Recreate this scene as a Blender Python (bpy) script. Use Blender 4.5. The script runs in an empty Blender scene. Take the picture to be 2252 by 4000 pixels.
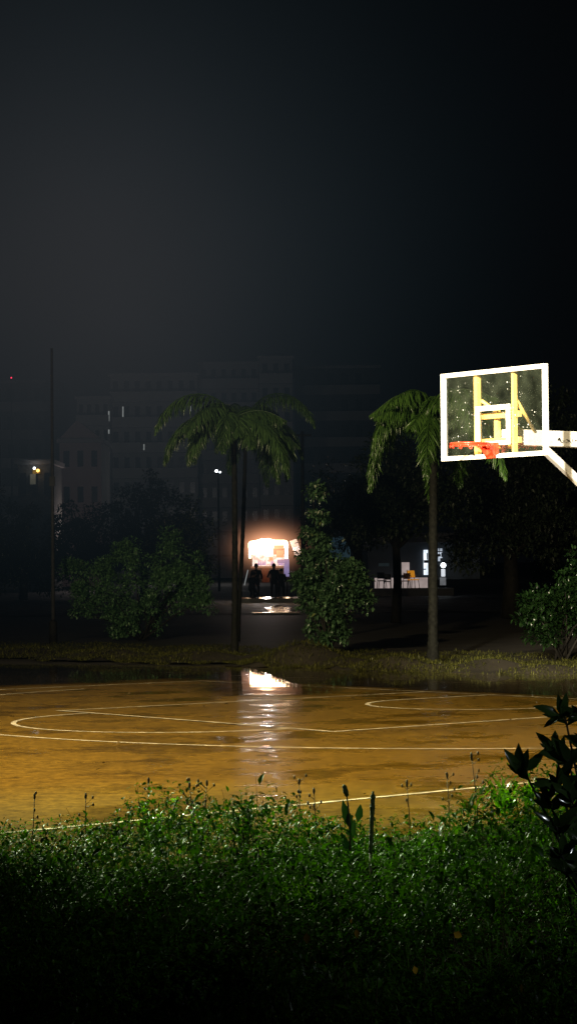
import bpy, bmesh, math, random
import numpy as np
from mathutils import Vector, Matrix

random.seed(7)
rng = np.random.default_rng(11)
C = bpy.context.scene.collection
scn = bpy.context.scene
PI = math.pi

# ------------------------------------------------------------------ camera
F_PX, CAM_H, PITCH, ROLL = 8800.8, 1.667, 0.0221634, -0.0094415
W_PX, H_PX = 2252.0, 4000.0
cp, sp, cr, sr = math.cos(PITCH), math.sin(PITCH), math.cos(ROLL), math.sin(ROLL)
CF = Vector((0, cp, sp)); U0 = Vector((0, -sp, cp)); R0 = Vector((1, 0, 0))
CR = R0 * cr + U0 * sr
CU = U0 * cr - R0 * sr
CAM = Vector((0, 0, CAM_H))

def ray(px, py):
    return CF + CR * ((px - W_PX / 2) / F_PX) - CU * ((py - H_PX / 2) / F_PX)

def at(px, py, D):            # point seen at photo pixel (px, py), D metres away
    d = ray(px, py)
    return CAM + d * (D / d.y)

def far_gnd(px, py): return gnd(px, py, GZ)

def gnd(px, py, z=0.0):       # point of the ground seen at a photo pixel
    d = ray(px, py)
    return CAM + d * ((z - CAM_H) / d.z)

cam_d = bpy.data.cameras.new("camera")
cam = bpy.data.objects.new("camera", cam_d); C.objects.link(cam)
cam.matrix_world = Matrix(((CR.x, CU.x, -CF.x, CAM.x), (CR.y, CU.y, -CF.y, CAM.y),
                           (CR.z, CU.z, -CF.z, CAM.z), (0, 0, 0, 1)))
cam_d.sensor_fit = 'HORIZONTAL'; cam_d.sensor_width = 36.0
cam_d.lens = 36.0 * F_PX / W_PX
cam_d.clip_start = 0.1; cam_d.clip_end = 5000
scn.camera = cam
scn.view_settings.view_transform = 'Standard'
scn.view_settings.look = 'None'
scn.view_settings.exposure = 0

# ------------------------------------------------------------------ materials
def new_mat(name):
    m = bpy.data.materials.new(name); m.use_nodes = True
    nt = m.node_tree; nt.nodes.clear()
    out = nt.nodes.new('ShaderNodeOutputMaterial')
    return m, nt, out

def N(nt, t, **kw):
    n = nt.nodes.new(t)
    for k, v in kw.items():
        setattr(n, k, v)
    return n

def ramp(nt, stops):
    r = N(nt, 'ShaderNodeValToRGB')
    el = r.color_ramp.elements
    while len(el) < len(stops): el.new(0.5)
    for e, (p, c) in zip(el, stops):
        e.position = p
        e.color = (c[0], c[1], c[2], 1) if hasattr(c, '__len__') else (c, c, c, 1)
    return r

def mat(name, col, rough=0.6, metal=0.0, var=0.25, scale=6.0, bump=0.0, spec=0.5, coat=0.0, emit=None, estr=0.0):
    m, nt, out = new_mat(name)
    b = N(nt, 'ShaderNodeBsdfPrincipled')
    tc = N(nt, 'ShaderNodeTexCoord')
    no = N(nt, 'ShaderNodeTexNoise'); no.inputs['Scale'].default_value = scale; no.inputs['Detail'].default_value = 6
    nt.links.new(tc.outputs['Object'], no.inputs['Vector'])
    r = ramp(nt, [(0.3, [c * (1 - var) for c in col]), (0.7, [min(1, c * (1 + var)) for c in col])])
    nt.links.new(no.outputs['Fac'], r.inputs['Fac'])
    nt.links.new(r.outputs['Color'], b.inputs['Base Color'])
    b.inputs['Roughness'].default_value = rough
    b.inputs['Metallic'].default_value = metal
    b.inputs['Specular IOR Level'].default_value = spec
    b.inputs['Coat Weight'].default_value = coat
    b.inputs['Coat Roughness'].default_value = 0.1
    if emit:
        b.inputs['Emission Color'].default_value = (*emit, 1); b.inputs['Emission Strength'].default_value = estr
    if bump:
        bp = N(nt, 'ShaderNodeBump'); bp.inputs['Strength'].default_value = bump; bp.inputs['Distance'].default_value = 0.02
        nt.links.new(no.outputs['Fac'], bp.inputs['Height']); nt.links.new(bp.outputs['Normal'], b.inputs['Normal'])
    nt.links.new(b.outputs['BSDF'], out.inputs['Surface'])
    return m

def emis(name, col, s, var=0.15, scale=4.0):
    m, nt, out = new_mat(name)
    e = N(nt, 'ShaderNodeEmission'); e.inputs['Strength'].default_value = s
    tc = N(nt, 'ShaderNodeTexCoord'); no = N(nt, 'ShaderNodeTexNoise'); no.inputs['Scale'].default_value = scale
    nt.links.new(tc.outputs['Object'], no.inputs['Vector'])
    r = ramp(nt, [(0.35, [c * (1 - var) for c in col]), (0.65, col)])
    nt.links.new(no.outputs['Fac'], r.inputs['Fac']); nt.links.new(r.outputs['Color'], e.inputs['Color'])
    nt.links.new(e.outputs['Emission'], out.inputs['Surface'])
    return m

def leaf_mat(name, dark, light, rough=0.3, trans=0.35, spec=0.5, yellow=0.0):
    """wet leaf: each leaf (mesh island) gets its own tone; part of the light goes through it"""
    m, nt, out = new_mat(name)
    g = N(nt, 'ShaderNodeNewGeometry')
    stops = [(0.0, dark), (0.8, light)]
    if yellow: stops += [(1.0 - yellow, light), (1.0, (light[0] * 2.2, light[1] * 1.3, light[2]))]
    r = ramp(nt, stops)
    nt.links.new(g.outputs['Random Per Island'], r.inputs['Fac'])
    b = N(nt, 'ShaderNodeBsdfPrincipled')
    b.inputs['Roughness'].default_value = rough; b.inputs['Specular IOR Level'].default_value = spec
    nt.links.new(r.outputs['Color'], b.inputs['Base Color'])
    t = N(nt, 'ShaderNodeBsdfTranslucent')
    hs = N(nt, 'ShaderNodeHueSaturation'); hs.inputs['Value'].default_value = 1.5; hs.inputs['Saturation'].default_value = 1.15
    nt.links.new(r.outputs['Color'], hs.inputs['Color']); nt.links.new(hs.outputs['Color'], t.inputs['Color'])
    mx = N(nt, 'ShaderNodeMixShader'); mx.inputs['Fac'].default_value = trans
    nt.links.new(b.outputs['BSDF'], mx.inputs[1]); nt.links.new(t.outputs['BSDF'], mx.inputs[2])
    nt.links.new(mx.outputs['Shader'], out.inputs['Surface'])
    return m

def wet_ground(name, c1, c2, puddle, r_lo, r_hi, bump, stretch=1.0, spec=0.5):
    """wet paving: puddled patches almost mirror-smooth, the rest rougher"""
    m, nt, out = new_mat(name)
    b = N(nt, 'ShaderNodeBsdfPrincipled')
    tc = N(nt, 'ShaderNodeTexCoord')
    mp = N(nt, 'ShaderNodeMapping'); mp.inputs['Scale'].default_value = (1.0, stretch, 1.0)
    nt.links.new(tc.outputs['Object'], mp.inputs['Vector'])
    big = N(nt, 'ShaderNodeTexNoise'); big.inputs['Scale'].default_value = 0.55; big.inputs['Detail'].default_value = 7; big.inputs['Roughness'].default_value = 0.6
    nt.links.new(mp.outputs['Vector'], big.inputs['Vector'])
    mid = N(nt, 'ShaderNodeTexNoise'); mid.inputs['Scale'].default_value = 8.0; mid.inputs['Detail'].default_value = 8; mid.inputs['Roughness'].default_value = 0.65
    nt.links.new(mp.outputs['Vector'], mid.inputs['Vector'])
    fine = N(nt, 'ShaderNodeTexNoise'); fine.inputs['Scale'].default_value = 17; fine.inputs['Detail'].default_value = 9; fine.inputs['Roughness'].default_value = 0.75
    nt.links.new(tc.outputs['Object'], fine.inputs['Vector'])
    # colour
    a1 = N(nt, 'ShaderNodeMath', operation='MULTIPLY'); nt.links.new(mid.outputs['Fac'], a1.inputs[0]); nt.links.new(fine.outputs['Fac'], a1.inputs[1])
    cr_ = ramp(nt, [(0.15, c1), (0.34, c2)]); nt.links.new(a1.outputs[0], cr_.inputs['Fac'])
    # grime streaks / patches
    gr = ramp(nt, [(0.34, 0.6), (0.46, 0.9), (0.6, 1.0)]); nt.links.new(big.outputs['Fac'], gr.inputs['Fac'])
    mul = N(nt, 'ShaderNodeMix', data_type='RGBA', blend_type='MULTIPLY'); mul.inputs[0].default_value = 1.0
    nt.links.new(cr_.outputs['Color'], mul.inputs[6]); nt.links.new(gr.outputs['Color'], mul.inputs[7])
    nt.links.new(mul.outputs[2], b.inputs['Base Color'])
    # puddles
    pd = N(nt, 'ShaderNodeTexNoise'); pd.inputs['Scale'].default_value = 0.9; pd.inputs['Detail'].default_value = 6; pd.inputs['Roughness'].default_value = 0.62
    mp2 = N(nt, 'ShaderNodeMapping'); mp2.inputs['Location'].default_value = (3.7, 1.3, 0)
    nt.links.new(mp.outputs['Vector'], mp2.inputs['Vector']); nt.links.new(mp2.outputs['Vector'], pd.inputs['Vector'])
    pr = ramp(nt, [(puddle - 0.05, r_hi), (puddle + 0.06, r_lo)]); nt.links.new(pd.outputs['Fac'], pr.inputs['Fac'])
    nt.links.new(pr.outputs['Color'], b.inputs['Roughness'])
    b.inputs['Specular IOR Level'].default_value = spec
    bp = N(nt, 'ShaderNodeBump'); bp.inputs['Distance'].default_value = 0.004
    bs = N(nt, 'ShaderNodeMath', operation='MULTIPLY'); bs.inputs[1].default_value = bump
    nt.links.new(pr.outputs['Color'], bs.inputs[0]); nt.links.new(bs.outputs[0], bp.inputs['Strength'])
    nt.links.new(fine.outputs['Fac'], bp.inputs['Height']); nt.links.new(bp.outputs['Normal'], b.inputs['Normal'])
    nt.links.new(b.outputs['BSDF'], out.inputs['Surface'])
    return m

M = {}
M['soil'] = mat('dark_wet_soil', (0.030, 0.026, 0.018), 0.6, var=0.5, scale=1.2, bump=0.4)
M['court'] = wet_ground('wet_court_paint', (0.072, 0.042, 0.004), (0.185, 0.106, 0.010), 0.56, 0.05, 0.32, 0.9, 1.0, 0.42)
M['apron'] = wet_ground('wet_concrete_apron', (0.075, 0.058, 0.032), (0.16, 0.12, 0.06), 0.40, 0.05, 0.3, 0.5, 1.0, 0.5)
M['asphalt'] = wet_ground('wet_asphalt', (0.018, 0.018, 0.02), (0.035, 0.035, 0.035), 0.62, 0.3, 0.7, 0.8, 1.0, 0.2)
M['line'] = mat('worn_white_line', (0.55, 0.49, 0.33), 0.3, var=0.6, scale=7)
M['wet_coping'] = mat('wet_smooth_coping', (0.06, 0.058, 0.055), 0.16, var=0.3, scale=3, spec=0.8)
M['kerb'] = mat('wet_kerb', (0.05, 0.05, 0.05), 0.18, var=0.3, scale=4)
M['steel'] = mat('white_painted_steel', (0.80, 0.79, 0.74), 0.35, var=0.06, scale=5)
M['steel_y'] = mat('yellow_lit_steel', (0.80, 0.57, 0.17), 0.4, var=0.1, scale=5)  # yellow of the lamplight on the steel put into its base colour
M['ink'] = mat('black_lettering', (0.012, 0.012, 0.012), 0.5)
M['rim'] = mat('red_orange_paint', (0.72, 0.055, 0.02), 0.28, var=0.2, scale=14)
M['drop'] = mat('water_drop', (0.75, 0.78, 0.75), 0.08, var=0.05, coat=1.0)
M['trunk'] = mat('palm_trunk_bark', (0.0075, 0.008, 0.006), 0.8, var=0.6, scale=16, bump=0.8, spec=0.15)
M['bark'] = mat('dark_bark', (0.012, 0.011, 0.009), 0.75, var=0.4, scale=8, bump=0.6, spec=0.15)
M['pole'] = mat('grey_concrete_pole', (0.045, 0.045, 0.046), 0.6, var=0.4, scale=3, spec=0.2)
M['palm'] = leaf_mat('palm_leaf', (0.026, 0.062, 0.020), (0.080, 0.155, 0.045), 0.35, 0.3)
M['palm_b'] = leaf_mat('bright_palm_leaf', (0.024, 0.062, 0.012), (0.080, 0.170, 0.030), 0.35, 0.35)
M['bush'] = leaf_mat('bush_leaf', (0.014, 0.036, 0.018), (0.050, 0.100, 0.045), 0.35, 0.3)
M['bush_c'] = leaf_mat('wet_bush_leaf', (0.022, 0.055, 0.024), (0.085, 0.170, 0.075), 0.28, 0.3, 0.5, yellow=0.03)
M['bush_l'] = leaf_mat('broad_bush_leaf', (0.040, 0.105, 0.046), (0.15, 0.31, 0.125), 0.35, 0.3)
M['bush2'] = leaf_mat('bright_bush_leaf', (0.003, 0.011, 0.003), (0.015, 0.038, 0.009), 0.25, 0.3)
M['far_leaf'] = leaf_mat('far_tree_leaf', (0.010, 0.018, 0.010), (0.034, 0.052, 0.026), 0.5, 0.2)
M['weed'] = leaf_mat('weed_leaf', (0.004, 0.020, 0.001), (0.050, 0.150, 0.004), 0.38, 0.42, 0.25, yellow=0.012)
M['weed_hi'] = leaf_mat('fresh_green_leaf', (0.09, 0.24, 0.010), (0.22, 0.48, 0.03), 0.22, 0.45, 0.5)
M['blade'] = leaf_mat('grass_blade', (0.014, 0.045, 0.004), (0.07, 0.155, 0.015), 0.35, 0.4, 0.25)
M['turf'] = leaf_mat('verge_grass', (0.022, 0.028, 0.007), (0.105, 0.108, 0.022), 0.45, 0.3)
M['dark_leaf'] = leaf_mat('glossy_dark_leaf', (0.006, 0.014, 0.004), (0.022, 0.042, 0.010), 0.14, 0.12, 0.6)
M['yellow_leaf'] = leaf_mat('yellow_leaf', (0.42, 0.24, 0.02), (0.6, 0.36, 0.03), 0.35, 0.3)
M['dry'] = mat('dry_stalk', (0.06, 0.045, 0.02), 0.5, var=0.3, scale=30)
M['spike'] = mat('dark_green_spike', (0.045, 0.075, 0.012), 0.5, var=0.6, scale=60, bump=1.0)
M['wall_grey'] = mat('hazy_grey_render', (0.34, 0.33, 0.33), 0.8, var=0.12, scale=0.3)
M['wall_slab'] = mat('pale_concrete', (0.40, 0.385, 0.38), 0.8, var=0.1, scale=0.4)
M['wall_pink'] = mat('pinkish_render', (0.50, 0.38, 0.37), 0.8, var=0.12, scale=0.4)
M['dark_glass'] = mat('dark_window', (0.02, 0.022, 0.026), 0.25, var=0.2)
M['roof'] = mat('dark_roof', (0.03, 0.032, 0.036), 0.6, var=0.2, scale=1)
M['white_wall'] = mat('white_render', (0.70, 0.64, 0.62), 0.6, var=0.1, scale=2)
M['blue_wall'] = mat('blue_grey_render', (0.03, 0.045, 0.06), 0.6, var=0.15, scale=1)
M['blue_tarp'] = mat('blue_tarpaulin', (0.10, 0.20, 0.26), 0.5, var=0.2, scale=3)
M['black'] = mat('black_plastic', (0.015, 0.015, 0.016), 0.4)
M['orange'] = mat('orange_fabric', (0.85, 0.36, 0.02), 0.6, var=0.12, scale=20)
M['red_item'] = mat('red_plastic', (0.6, 0.08, 0.04), 0.5)
M['brown'] = mat('brown_board', (0.30, 0.11, 0.05), 0.5, var=0.3, scale=5)
M['cloth_dark'] = mat('dark_clothing', (0.022, 0.022, 0.026), 0.8, var=0.3, scale=8)
M['cloth_grey'] = mat('charcoal_clothing', (0.03, 0.03, 0.032), 0.8, var=0.3, scale=8)
M['skin'] = mat('skin', (0.32, 0.17, 0.10), 0.5, var=0.1)
M['hair'] = mat('black_hair', (0.01, 0.009, 0.008), 0.5)
M['lit_white'] = emis('hot_white_light', (1.0, 0.70, 0.42), 13.0, 0.25)
M['lit_bulb'] = emis('bare_bulb', (0.95, 0.95, 1.0), 420.0, 0.02)
M['lit_sign'] = emis('lit_fascia', (1.0, 0.62, 0.38), 7.0, 0.35, 6)
M['lit_back'] = emis('lit_back_panel', (0.95, 0.70, 0.62), 1.6, 0.65, 9)  # stall light on the panel put in as emission
M['lit_orange'] = emis('lit_orange_board', (0.95, 0.38, 0.16), 0.75, 0.3, 14)  # light on price board and posters put in as emission
M['lit_lilac'] = emis('lit_lilac_cloth', (0.36, 0.30, 0.60), 0.62, 0.25, 5)  # light on the lilac cloth and tray put in as emission
M['lit_pane'] = emis('lit_window_pane', (0.80, 0.90, 1.0), 1.6, 0.4, 3)
M['lit_pane2'] = emis('dim_window_pane', (0.75, 0.85, 1.0), 0.9, 0.6, 5)
M['lit_cold'] = emis('cold_white_lamp', (0.85, 0.93, 1.0), 9.0, 0.1)
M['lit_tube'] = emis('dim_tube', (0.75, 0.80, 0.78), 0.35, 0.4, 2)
M['lit_tube2'] = emis('tube_light', (0.9, 0.9, 0.8), 2.2, 0.1)
M['lit_amber'] = emis('amber_lamp', (1.0, 0.50, 0.10), 5.0, 0.2)
M['glow_porch'] = emis('glowing_porch_wall', (0.55, 0.30, 0.04), 0.35, 0.5, 3)  # lamp's light on the porch wall put in as emission
M['lit_red'] = emis('red_beacon', (1.0, 0.03, 0.10), 2.0, 0.05)
M['glow_wall'] = emis('glowing_pinkish_wall', (0.62, 0.50, 0.47), 0.62, 0.3, 2)  # light falling on plinth and door put in as emission
M['bottle'] = emis('glowing_bottle', (0.65, 0.42, 0.75), 0.9, 0.6, 30)  # light through the bottles put in as emission

# board glass: see-through, a faint wet film, grazing reflections
m, nt, out = new_mat('board_glass')
tr = N(nt, 'ShaderNodeBsdfTransparent'); gl = N(nt, 'ShaderNodeBsdfGlossy'); gl.inputs['Roughness'].default_value = 0.06
df = N(nt, 'ShaderNodeBsdfDiffuse')
fr = N(nt, 'ShaderNodeFresnel'); fr.inputs['IOR'].default_value = 1.33
tc = N(nt, 'ShaderNodeTexCoord'); no = N(nt, 'ShaderNodeTexNoise'); no.inputs['Scale'].default_value = 5.0; no.inputs['Detail'].default_value = 8
nt.links.new(tc.outputs['Object'], no.inputs['Vector'])
rr = ramp(nt, [(0.35, 0.004), (0.75, 0.020)]); nt.links.new(no.outputs['Fac'], rr.inputs['Fac'])
df.inputs['Color'].default_value = (0.60, 0.76, 0.52, 1)
m1 = N(nt, 'ShaderNodeMixShader'); nt.links.new(rr.outputs['Color'], m1.inputs[0]); nt.links.new(tr.outputs[0], m1.inputs[1]); nt.links.new(df.outputs[0], m1.inputs[2])
m2 = N(nt, 'ShaderNodeMixShader'); nt.links.new(fr.outputs[0], m2.inputs[0]); nt.links.new(m1.outputs[0], m2.inputs[1]); nt.links.new(gl.outputs[0], m2.inputs[2])
nt.links.new(m2.outputs[0], out.inputs['Surface'])
M['glass'] = m

# ------------------------------------------------------------------ mesh helpers
class MB:
    def __init__(s): s.v = []; s.f = []; s.smooth = False
    def add(s, vs, fs):
        o = len(s.v); s.v += [tuple(v) for v in vs]; s.f += [tuple(i + o for i in f) for f in fs]; return s
    def box(s, c, size, ax=None):
        """ax: three axis vectors, else world axes"""
        c = Vector(c); a = ax or (Vector((1, 0, 0)), Vector((0, 1, 0)), Vector((0, 0, 1)))
        h = [Vector(a[i]) * (size[i] / 2) for i in range(3)]
        vs = [c + h[0] * i + h[1] * j + h[2] * k for i in (-1, 1) for j in (-1, 1) for k in (-1, 1)]
        return s.add(vs, [(0, 1, 3, 2), (4, 6, 7, 5), (0, 4, 5, 1), (2, 3, 7, 6), (0, 2, 6, 4), (1, 5, 7, 3)])
    def beam(s, p0, p1, w, h, up=(0, 0, 1)):
        p0, p1 = Vector(p0), Vector(p1); d = (p1 - p0).normalized()
        r = d.cross(Vector(up)); r = r.normalized() if r.length > 1e-6 else Vector((1, 0, 0))
        u = r.cross(d)
        return s.box((p0 + p1) / 2, ((p1 - p0).length, w, h), (d, r, u))
    def tube(s, pts, rad, n=8, cap=True):
        pts = [Vector(p) for p in pts]; k = len(pts)
        if not hasattr(rad, '__len__'): rad = [rad] * k
        vs, fs = [], []
        ref = Vector((0.13, 0.31, 0.94))
        for i, p in enumerate(pts):
            d = (pts[min(i + 1, k - 1)] - pts[max(i - 1, 0)]).normalized()
            a = d.cross(ref)
            if a.length < 0.05: a = d.cross(Vector((1, 0, 0)))
            a.normalize(); b = d.cross(a)
            for j in range(n):
                t = 2 * PI * j / n
                vs.append(p + (a * math.cos(t) + b * math.sin(t)) * rad[i])
        for i in range(k - 1):
            for j in range(n):
                fs.append((i * n + j, i * n + (j + 1) % n, (i + 1) * n + (j + 1) % n, (i + 1) * n + j))
        if cap:
            fs.append(tuple(range(n - 1, -1, -1))); fs.append(tuple((k - 1) * n + j for j in range(n)))
        s.smooth = True
        return s.add(vs, fs)
    def torus(s, c, R, r, ax, n=40, m=10):
        c = Vector(c); X, Y, Z = [Vector(a) for a in ax]; vs, fs = [], []
        for i in range(n):
            t = 2 * PI * i / n; d = X * math.cos(t) + Y * math.sin(t)
            for j in range(m):
                q = 2 * PI * j / m
                vs.append(c + d * (R + r * math.cos(q)) + Z * (r * math.sin(q)))
        for i in range(n):
            for j in range(m):
                fs.append((i * m + j, ((i + 1) % n) * m + j, ((i + 1) % n) * m + (j + 1) % m, i * m + (j + 1) % m))
        s.smooth = True
        return s.add(vs, fs)
    def ball(s, c, r, n=10, m=6):
        c = Vector(c); r = Vector(r) if hasattr(r, '__len__') else Vector((r, r, r)); vs, fs = [], []
        for i in range(m + 1):
            a = PI * i / m
            for j in range(n):
                t = 2 * PI * j / n
                vs.append(c + Vector((r.x * math.sin(a) * math.cos(t), r.y * math.sin(a) * math.sin(t), r.z * math.cos(a))))
        for i in range(m):
            for j in range(n):
                fs.append((i * n + j, (i + 1) * n + j, (i + 1) * n + (j + 1) % n, i * n + (j + 1) % n))
        s.smooth = True
        return s.add(vs, fs)
    def poly(s, pts, flip=False):
        k = len(pts); f = tuple(range(k)); return s.add(pts, [f[::-1] if flip else f])
    def build(s, name, m, parent=None, smooth=None, bevel=0.0, origin=None):
        me = bpy.data.meshes.new(name)
        off = Vector(origin) if origin is not None else (parent_loc(parent) if parent else Vector((0, 0, 0)))
        me.from_pydata([(v[0] - off.x, v[1] - off.y, v[2] - off.z) for v in s.v], [], s.f)
        me.materials.append(m)
        if s.smooth if smooth is None else smooth:
            me.polygons.foreach_set('use_smooth', [True] * len(me.polygons))
        me.update()
        o = bpy.data.objects.new(name, me); C.objects.link(o)
        if parent: o.parent = parent
        if origin is not None: o.location = origin
        if bevel:
            md = o.modifiers.new('bevel', 'BEVEL'); md.width = bevel; md.segments = 2; md.limit_method = 'ANGLE'
        return o

def parent_loc(p):
    v = Vector((0, 0, 0))
    while p is not None:
        v += Vector(p.location); p = p.parent
    return v

def np_mesh(name, V, tri, m, parent=None, origin=None, smooth=False):
    """mesh from numpy arrays V (n,3) and polygons tri (k,3 or 4)"""
    off = np.array(origin if origin is not None else (parent_loc(parent) if parent else (0, 0, 0)), dtype=float)
    V = (V - off).astype(np.float32); k = tri.shape[1]
    me = bpy.data.meshes.new(name)
    me.vertices.add(len(V)); me.vertices.foreach_set('co', V.ravel())
    me.loops.add(tri.size); me.loops.foreach_set('vertex_index', tri.astype(np.int32).ravel())
    me.polygons.add(len(tri)); me.polygons.foreach_set('loop_start', np.arange(0, tri.size, k, dtype=np.int32))
    if smooth: me.polygons.foreach_set('use_smooth', np.ones(len(tri), dtype=bool))
    me.materials.append(m); me.update(calc_edges=True); me.validate()
    o = bpy.data.objects.new(name, me); C.objects.link(o)
    if parent: o.parent = parent
    if origin is not None: o.location = origin
    return o

def unit(a):
    return a / np.maximum(np.linalg.norm(a, axis=1, keepdims=True), 1e-9)

def leaves(P, D, L, Wd, fold=0.25, droop=0.15, up=None):
    """pointed folded leaves: base P, direction D, length L, width Wd -> V, quads (two per leaf half strip)"""
    n = len(P); D = unit(D)
    ref = np.tile([0.0, 0.0, 1.0], (n, 1)) if up is None else up
    S = np.cross(D, ref + rng.normal(0, 0.25, (n, 3))); S = unit(S); U = np.cross(S, D)
    L = np.broadcast_to(L, n)[:, None]; Wd = np.broadcast_to(Wd, n)[:, None]
    b = P
    m1 = P + D * L * 0.38 + U * 0.0
    m2 = P + D * L * 0.72 - U * L * droop * 0.4
    t = P + D * L - U * L * droop
    l1 = m1 - S * Wd * 0.5 + U * Wd * fold; r1 = m1 + S * Wd * 0.5 + U * Wd * fold
    l2 = m2 - S * Wd * 0.36 + U * Wd * fold * 0.7; r2 = m2 + S * Wd * 0.36 + U * Wd * fold * 0.7
    V = np.stack([b, m1, m2, t, l1, l2, r1, r2], axis=1).reshape(-1, 3)
    q = np.array([[0, 1, 4], [1, 2, 4], [2, 5, 4], [2, 3, 5], [0, 6, 1], [1, 6, 2], [6, 7, 2], [2, 7, 3]])
    T = (np.arange(n)[:, None, None] * 8 + q[None]).reshape(-1, 3)
    return V, T

def blades(P, D, L, Wd, bend=0.5, seg=4):
    """arching grass blades"""
    n = len(P); D = unit(D); out = D.copy(); out[:, 2] = 0; out = unit(out + 1e-6)
    S = unit(np.cross(out, np.tile([0, 0, 1.0], (n, 1))))
    L = np.broadcast_to(L, n)[:, None]; Wd = np.broadcast_to(Wd, n)[:, None]; bend = np.broadcast_to(bend, n)[:, None]
    rows = []
    for i in range(seg + 1):
        t = i / seg
        c = P + D * L * t + (out * 0.5 - np.array([0, 0, 1.0])) * L * bend * t ** 2.2
        w = Wd * (1 - t ** 1.8) * 0.5 + 0.0004
        rows += [c - S * w, c + S * w]
    V = np.stack(rows, axis=1).reshape(-1, 3); k = 2 * (seg + 1)
    q = np.array([[2 * i, 2 * i + 1, 2 * i + 3, 2 * i + 2] for i in range(seg)])
    T = (np.arange(n)[:, None, None] * k + q[None]).reshape(-1, 4)
    return V, T

def join(parts):
    Vs, Ts, o = [], [], 0
    for V, T in parts:
        Vs.append(V); Ts.append(T + o); o += len(V)
    return np.concatenate(Vs), np.concatenate(Ts)

def empty(name, loc, label, cat, group=None):
    o = bpy.data.objects.new(name, None); C.objects.link(o)
    o.location = loc; o['label'] = label; o['category'] = cat; o.empty_display_size = 0.2
    if group: o['group'] = group
    return o

def tag(o, label, cat, group=None, kind=None):
    o['label'] = label; o['category'] = cat
    if group: o['group'] = group
    if kind: o['kind'] = kind
    return o

def struct(o, kind='structure', label=None, cat=None):
    o['kind'] = kind
    if label: o['label'] = label; o['category'] = cat
    return o

# ------------------------------------------------------------------ the court frame
GZ = -0.15         # level of the land beyond the court
TILT = 0.009       # the court drains away from the camera
def tz(y):
    d = (y - 24.0) / 1.5
    return -TILT * 1.5 * (math.log1p(math.exp(d)) if d < 30 else d)
BX, BY, PHI = 3.38896, 27.68522, 0.6752976
UU = Vector((-math.cos(PHI), -math.sin(PHI), 0)); VV = Vector((math.sin(PHI), -math.cos(PHI), 0)); ZZ = Vector((0, 0, 1))
O0 = Vector((BX, BY, 0))
def ct(u, v, z=0.0): return O0 + UU * u + VV * v + ZZ * z

# ground, apron, court, road
g = MB(); g.poly([(-900, -300, GZ - 0.02), (900, -300, GZ - 0.02), (900, 1500, GZ - 0.02), (-900, 1500, GZ - 0.02)])
struct(g.build('ground', M['soil']))
BASE_U = 0.12          # the painted base line
# apron: wet grey slab beyond the far side line and the base line, its far edge wavering under the grass
def sheet(u0, u1, v0, v1, z, cell=0.5):
    nu, nv = int((u1 - u0) / cell) + 1, int((v1 - v0) / cell) + 1; mb = MB(); vs = []
    for i in range(nu + 1):
        for j in range(nv + 1):
            p = ct(u0 + (u1 - u0) * i / nu, v0 + (v1 - v0) * j / nv); vs.append((p.x, p.y, z + tz(p.y)))
    w_ = nv + 1
    mb.add(vs, [(i * w_ + j, i * w_ + j + 1, (i + 1) * w_ + j + 1, (i + 1) * w_ + j) for i in range(nu) for j in range(nv)])
    mb.smooth = True
    return mb
sb = MB(); sb.poly([(-30, -20, -0.012), (30, -20, -0.012), (30, 18.5, -0.012), (-30, 18.5, -0.012)]); struct(sb.build('soil', mat('black_soil', (0.006, 0.005, 0.003), 1.0, var=0.5, scale=3, spec=0.0)))
a = sheet(-6.5, 30, -12.5, 9.4, -0.008)
struct(a.build('apron', M['apron']))
NEAR_V = 7.42
c_ = sheet(BASE_U - 0.45, 29, -8.6, 9.2, -0.004)
struct(c_.build('court', M['court']))

def strip(pts, w, z):
    mb = MB(); L = []; fine_ = []
    for p, q in zip(pts[:-1], pts[1:]):
        k = max(1, int((q - p).length / 0.25)); fine_ += [p.lerp(q, i / k) for i in range(k)]
    pts = fine_ + [pts[-1]]; n = len(pts)
    for i, p in enumerate(pts):
        d = (pts[min(i + 1, n - 1)] - pts[max(i - 1, 0)]).normalized(); s_ = Vector((-d.y, d.x, 0)) * (w / 2)
        L += [p - s_ + ZZ * (z + tz(p.y)), p + s_ + ZZ * (z + tz(p.y))]
    for i in range(n - 1):
        mb.add([L[2 * i], L[2 * i + 2], L[2 * i + 3], L[2 * i + 1]], [(0, 1, 2, 3)])
    return mb
def arc(u0, v0, r, a0, a1, n=64):
    return [ct(u0 + r * math.cos(a0 + (a1 - a0) * i / n), v0 + r * math.sin(a0 + (a1 - a0) * i / n)) for i in range(n + 1)]
LW = 0.055
def line(name, pts, z, w=LW):
    o = strip(pts, w, z).build(name, M['line']); struct(o); return o
line('side_line', [ct(BASE_U, NEAR_V), ct(28, NEAR_V)], 0.000)
line('side_line', [ct(BASE_U, -7.45), ct(28, -7.45)], 0.000)
line('base_line', [ct(BASE_U, -7.45), ct(BASE_U, NEAR_V)], 0.004)
line('key_line', [ct(BASE_U, -2.45), ct(5.8, -2.45)], 0.000)
line('key_line', [ct(BASE_U, 2.45), ct(5.8, 2.45)], 0.000)
line('free_throw_line', [ct(5.8, -2.47), ct(5.8, 2.47)], 0.004)
line('free_throw_arc', arc(5.8, 0, 1.8, -PI / 2, PI / 2), 0.000)
line('restricted_arc', arc(1.575, 0, 1.25, -PI / 2, PI / 2), 0.000)
line('restricted_arc', [ct(BASE_U + 0.05, -1.25), ct(1.575, -1.25)], 0.000)
line('restricted_arc', [ct(BASE_U + 0.05, 1.25), ct(1.575, 1.25)], 0.000)
line('three_point_line', arc(1.575, 0, 6.75, -PI / 2 + 0.16, PI / 2 - 0.16, 110), 0.000)

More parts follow.
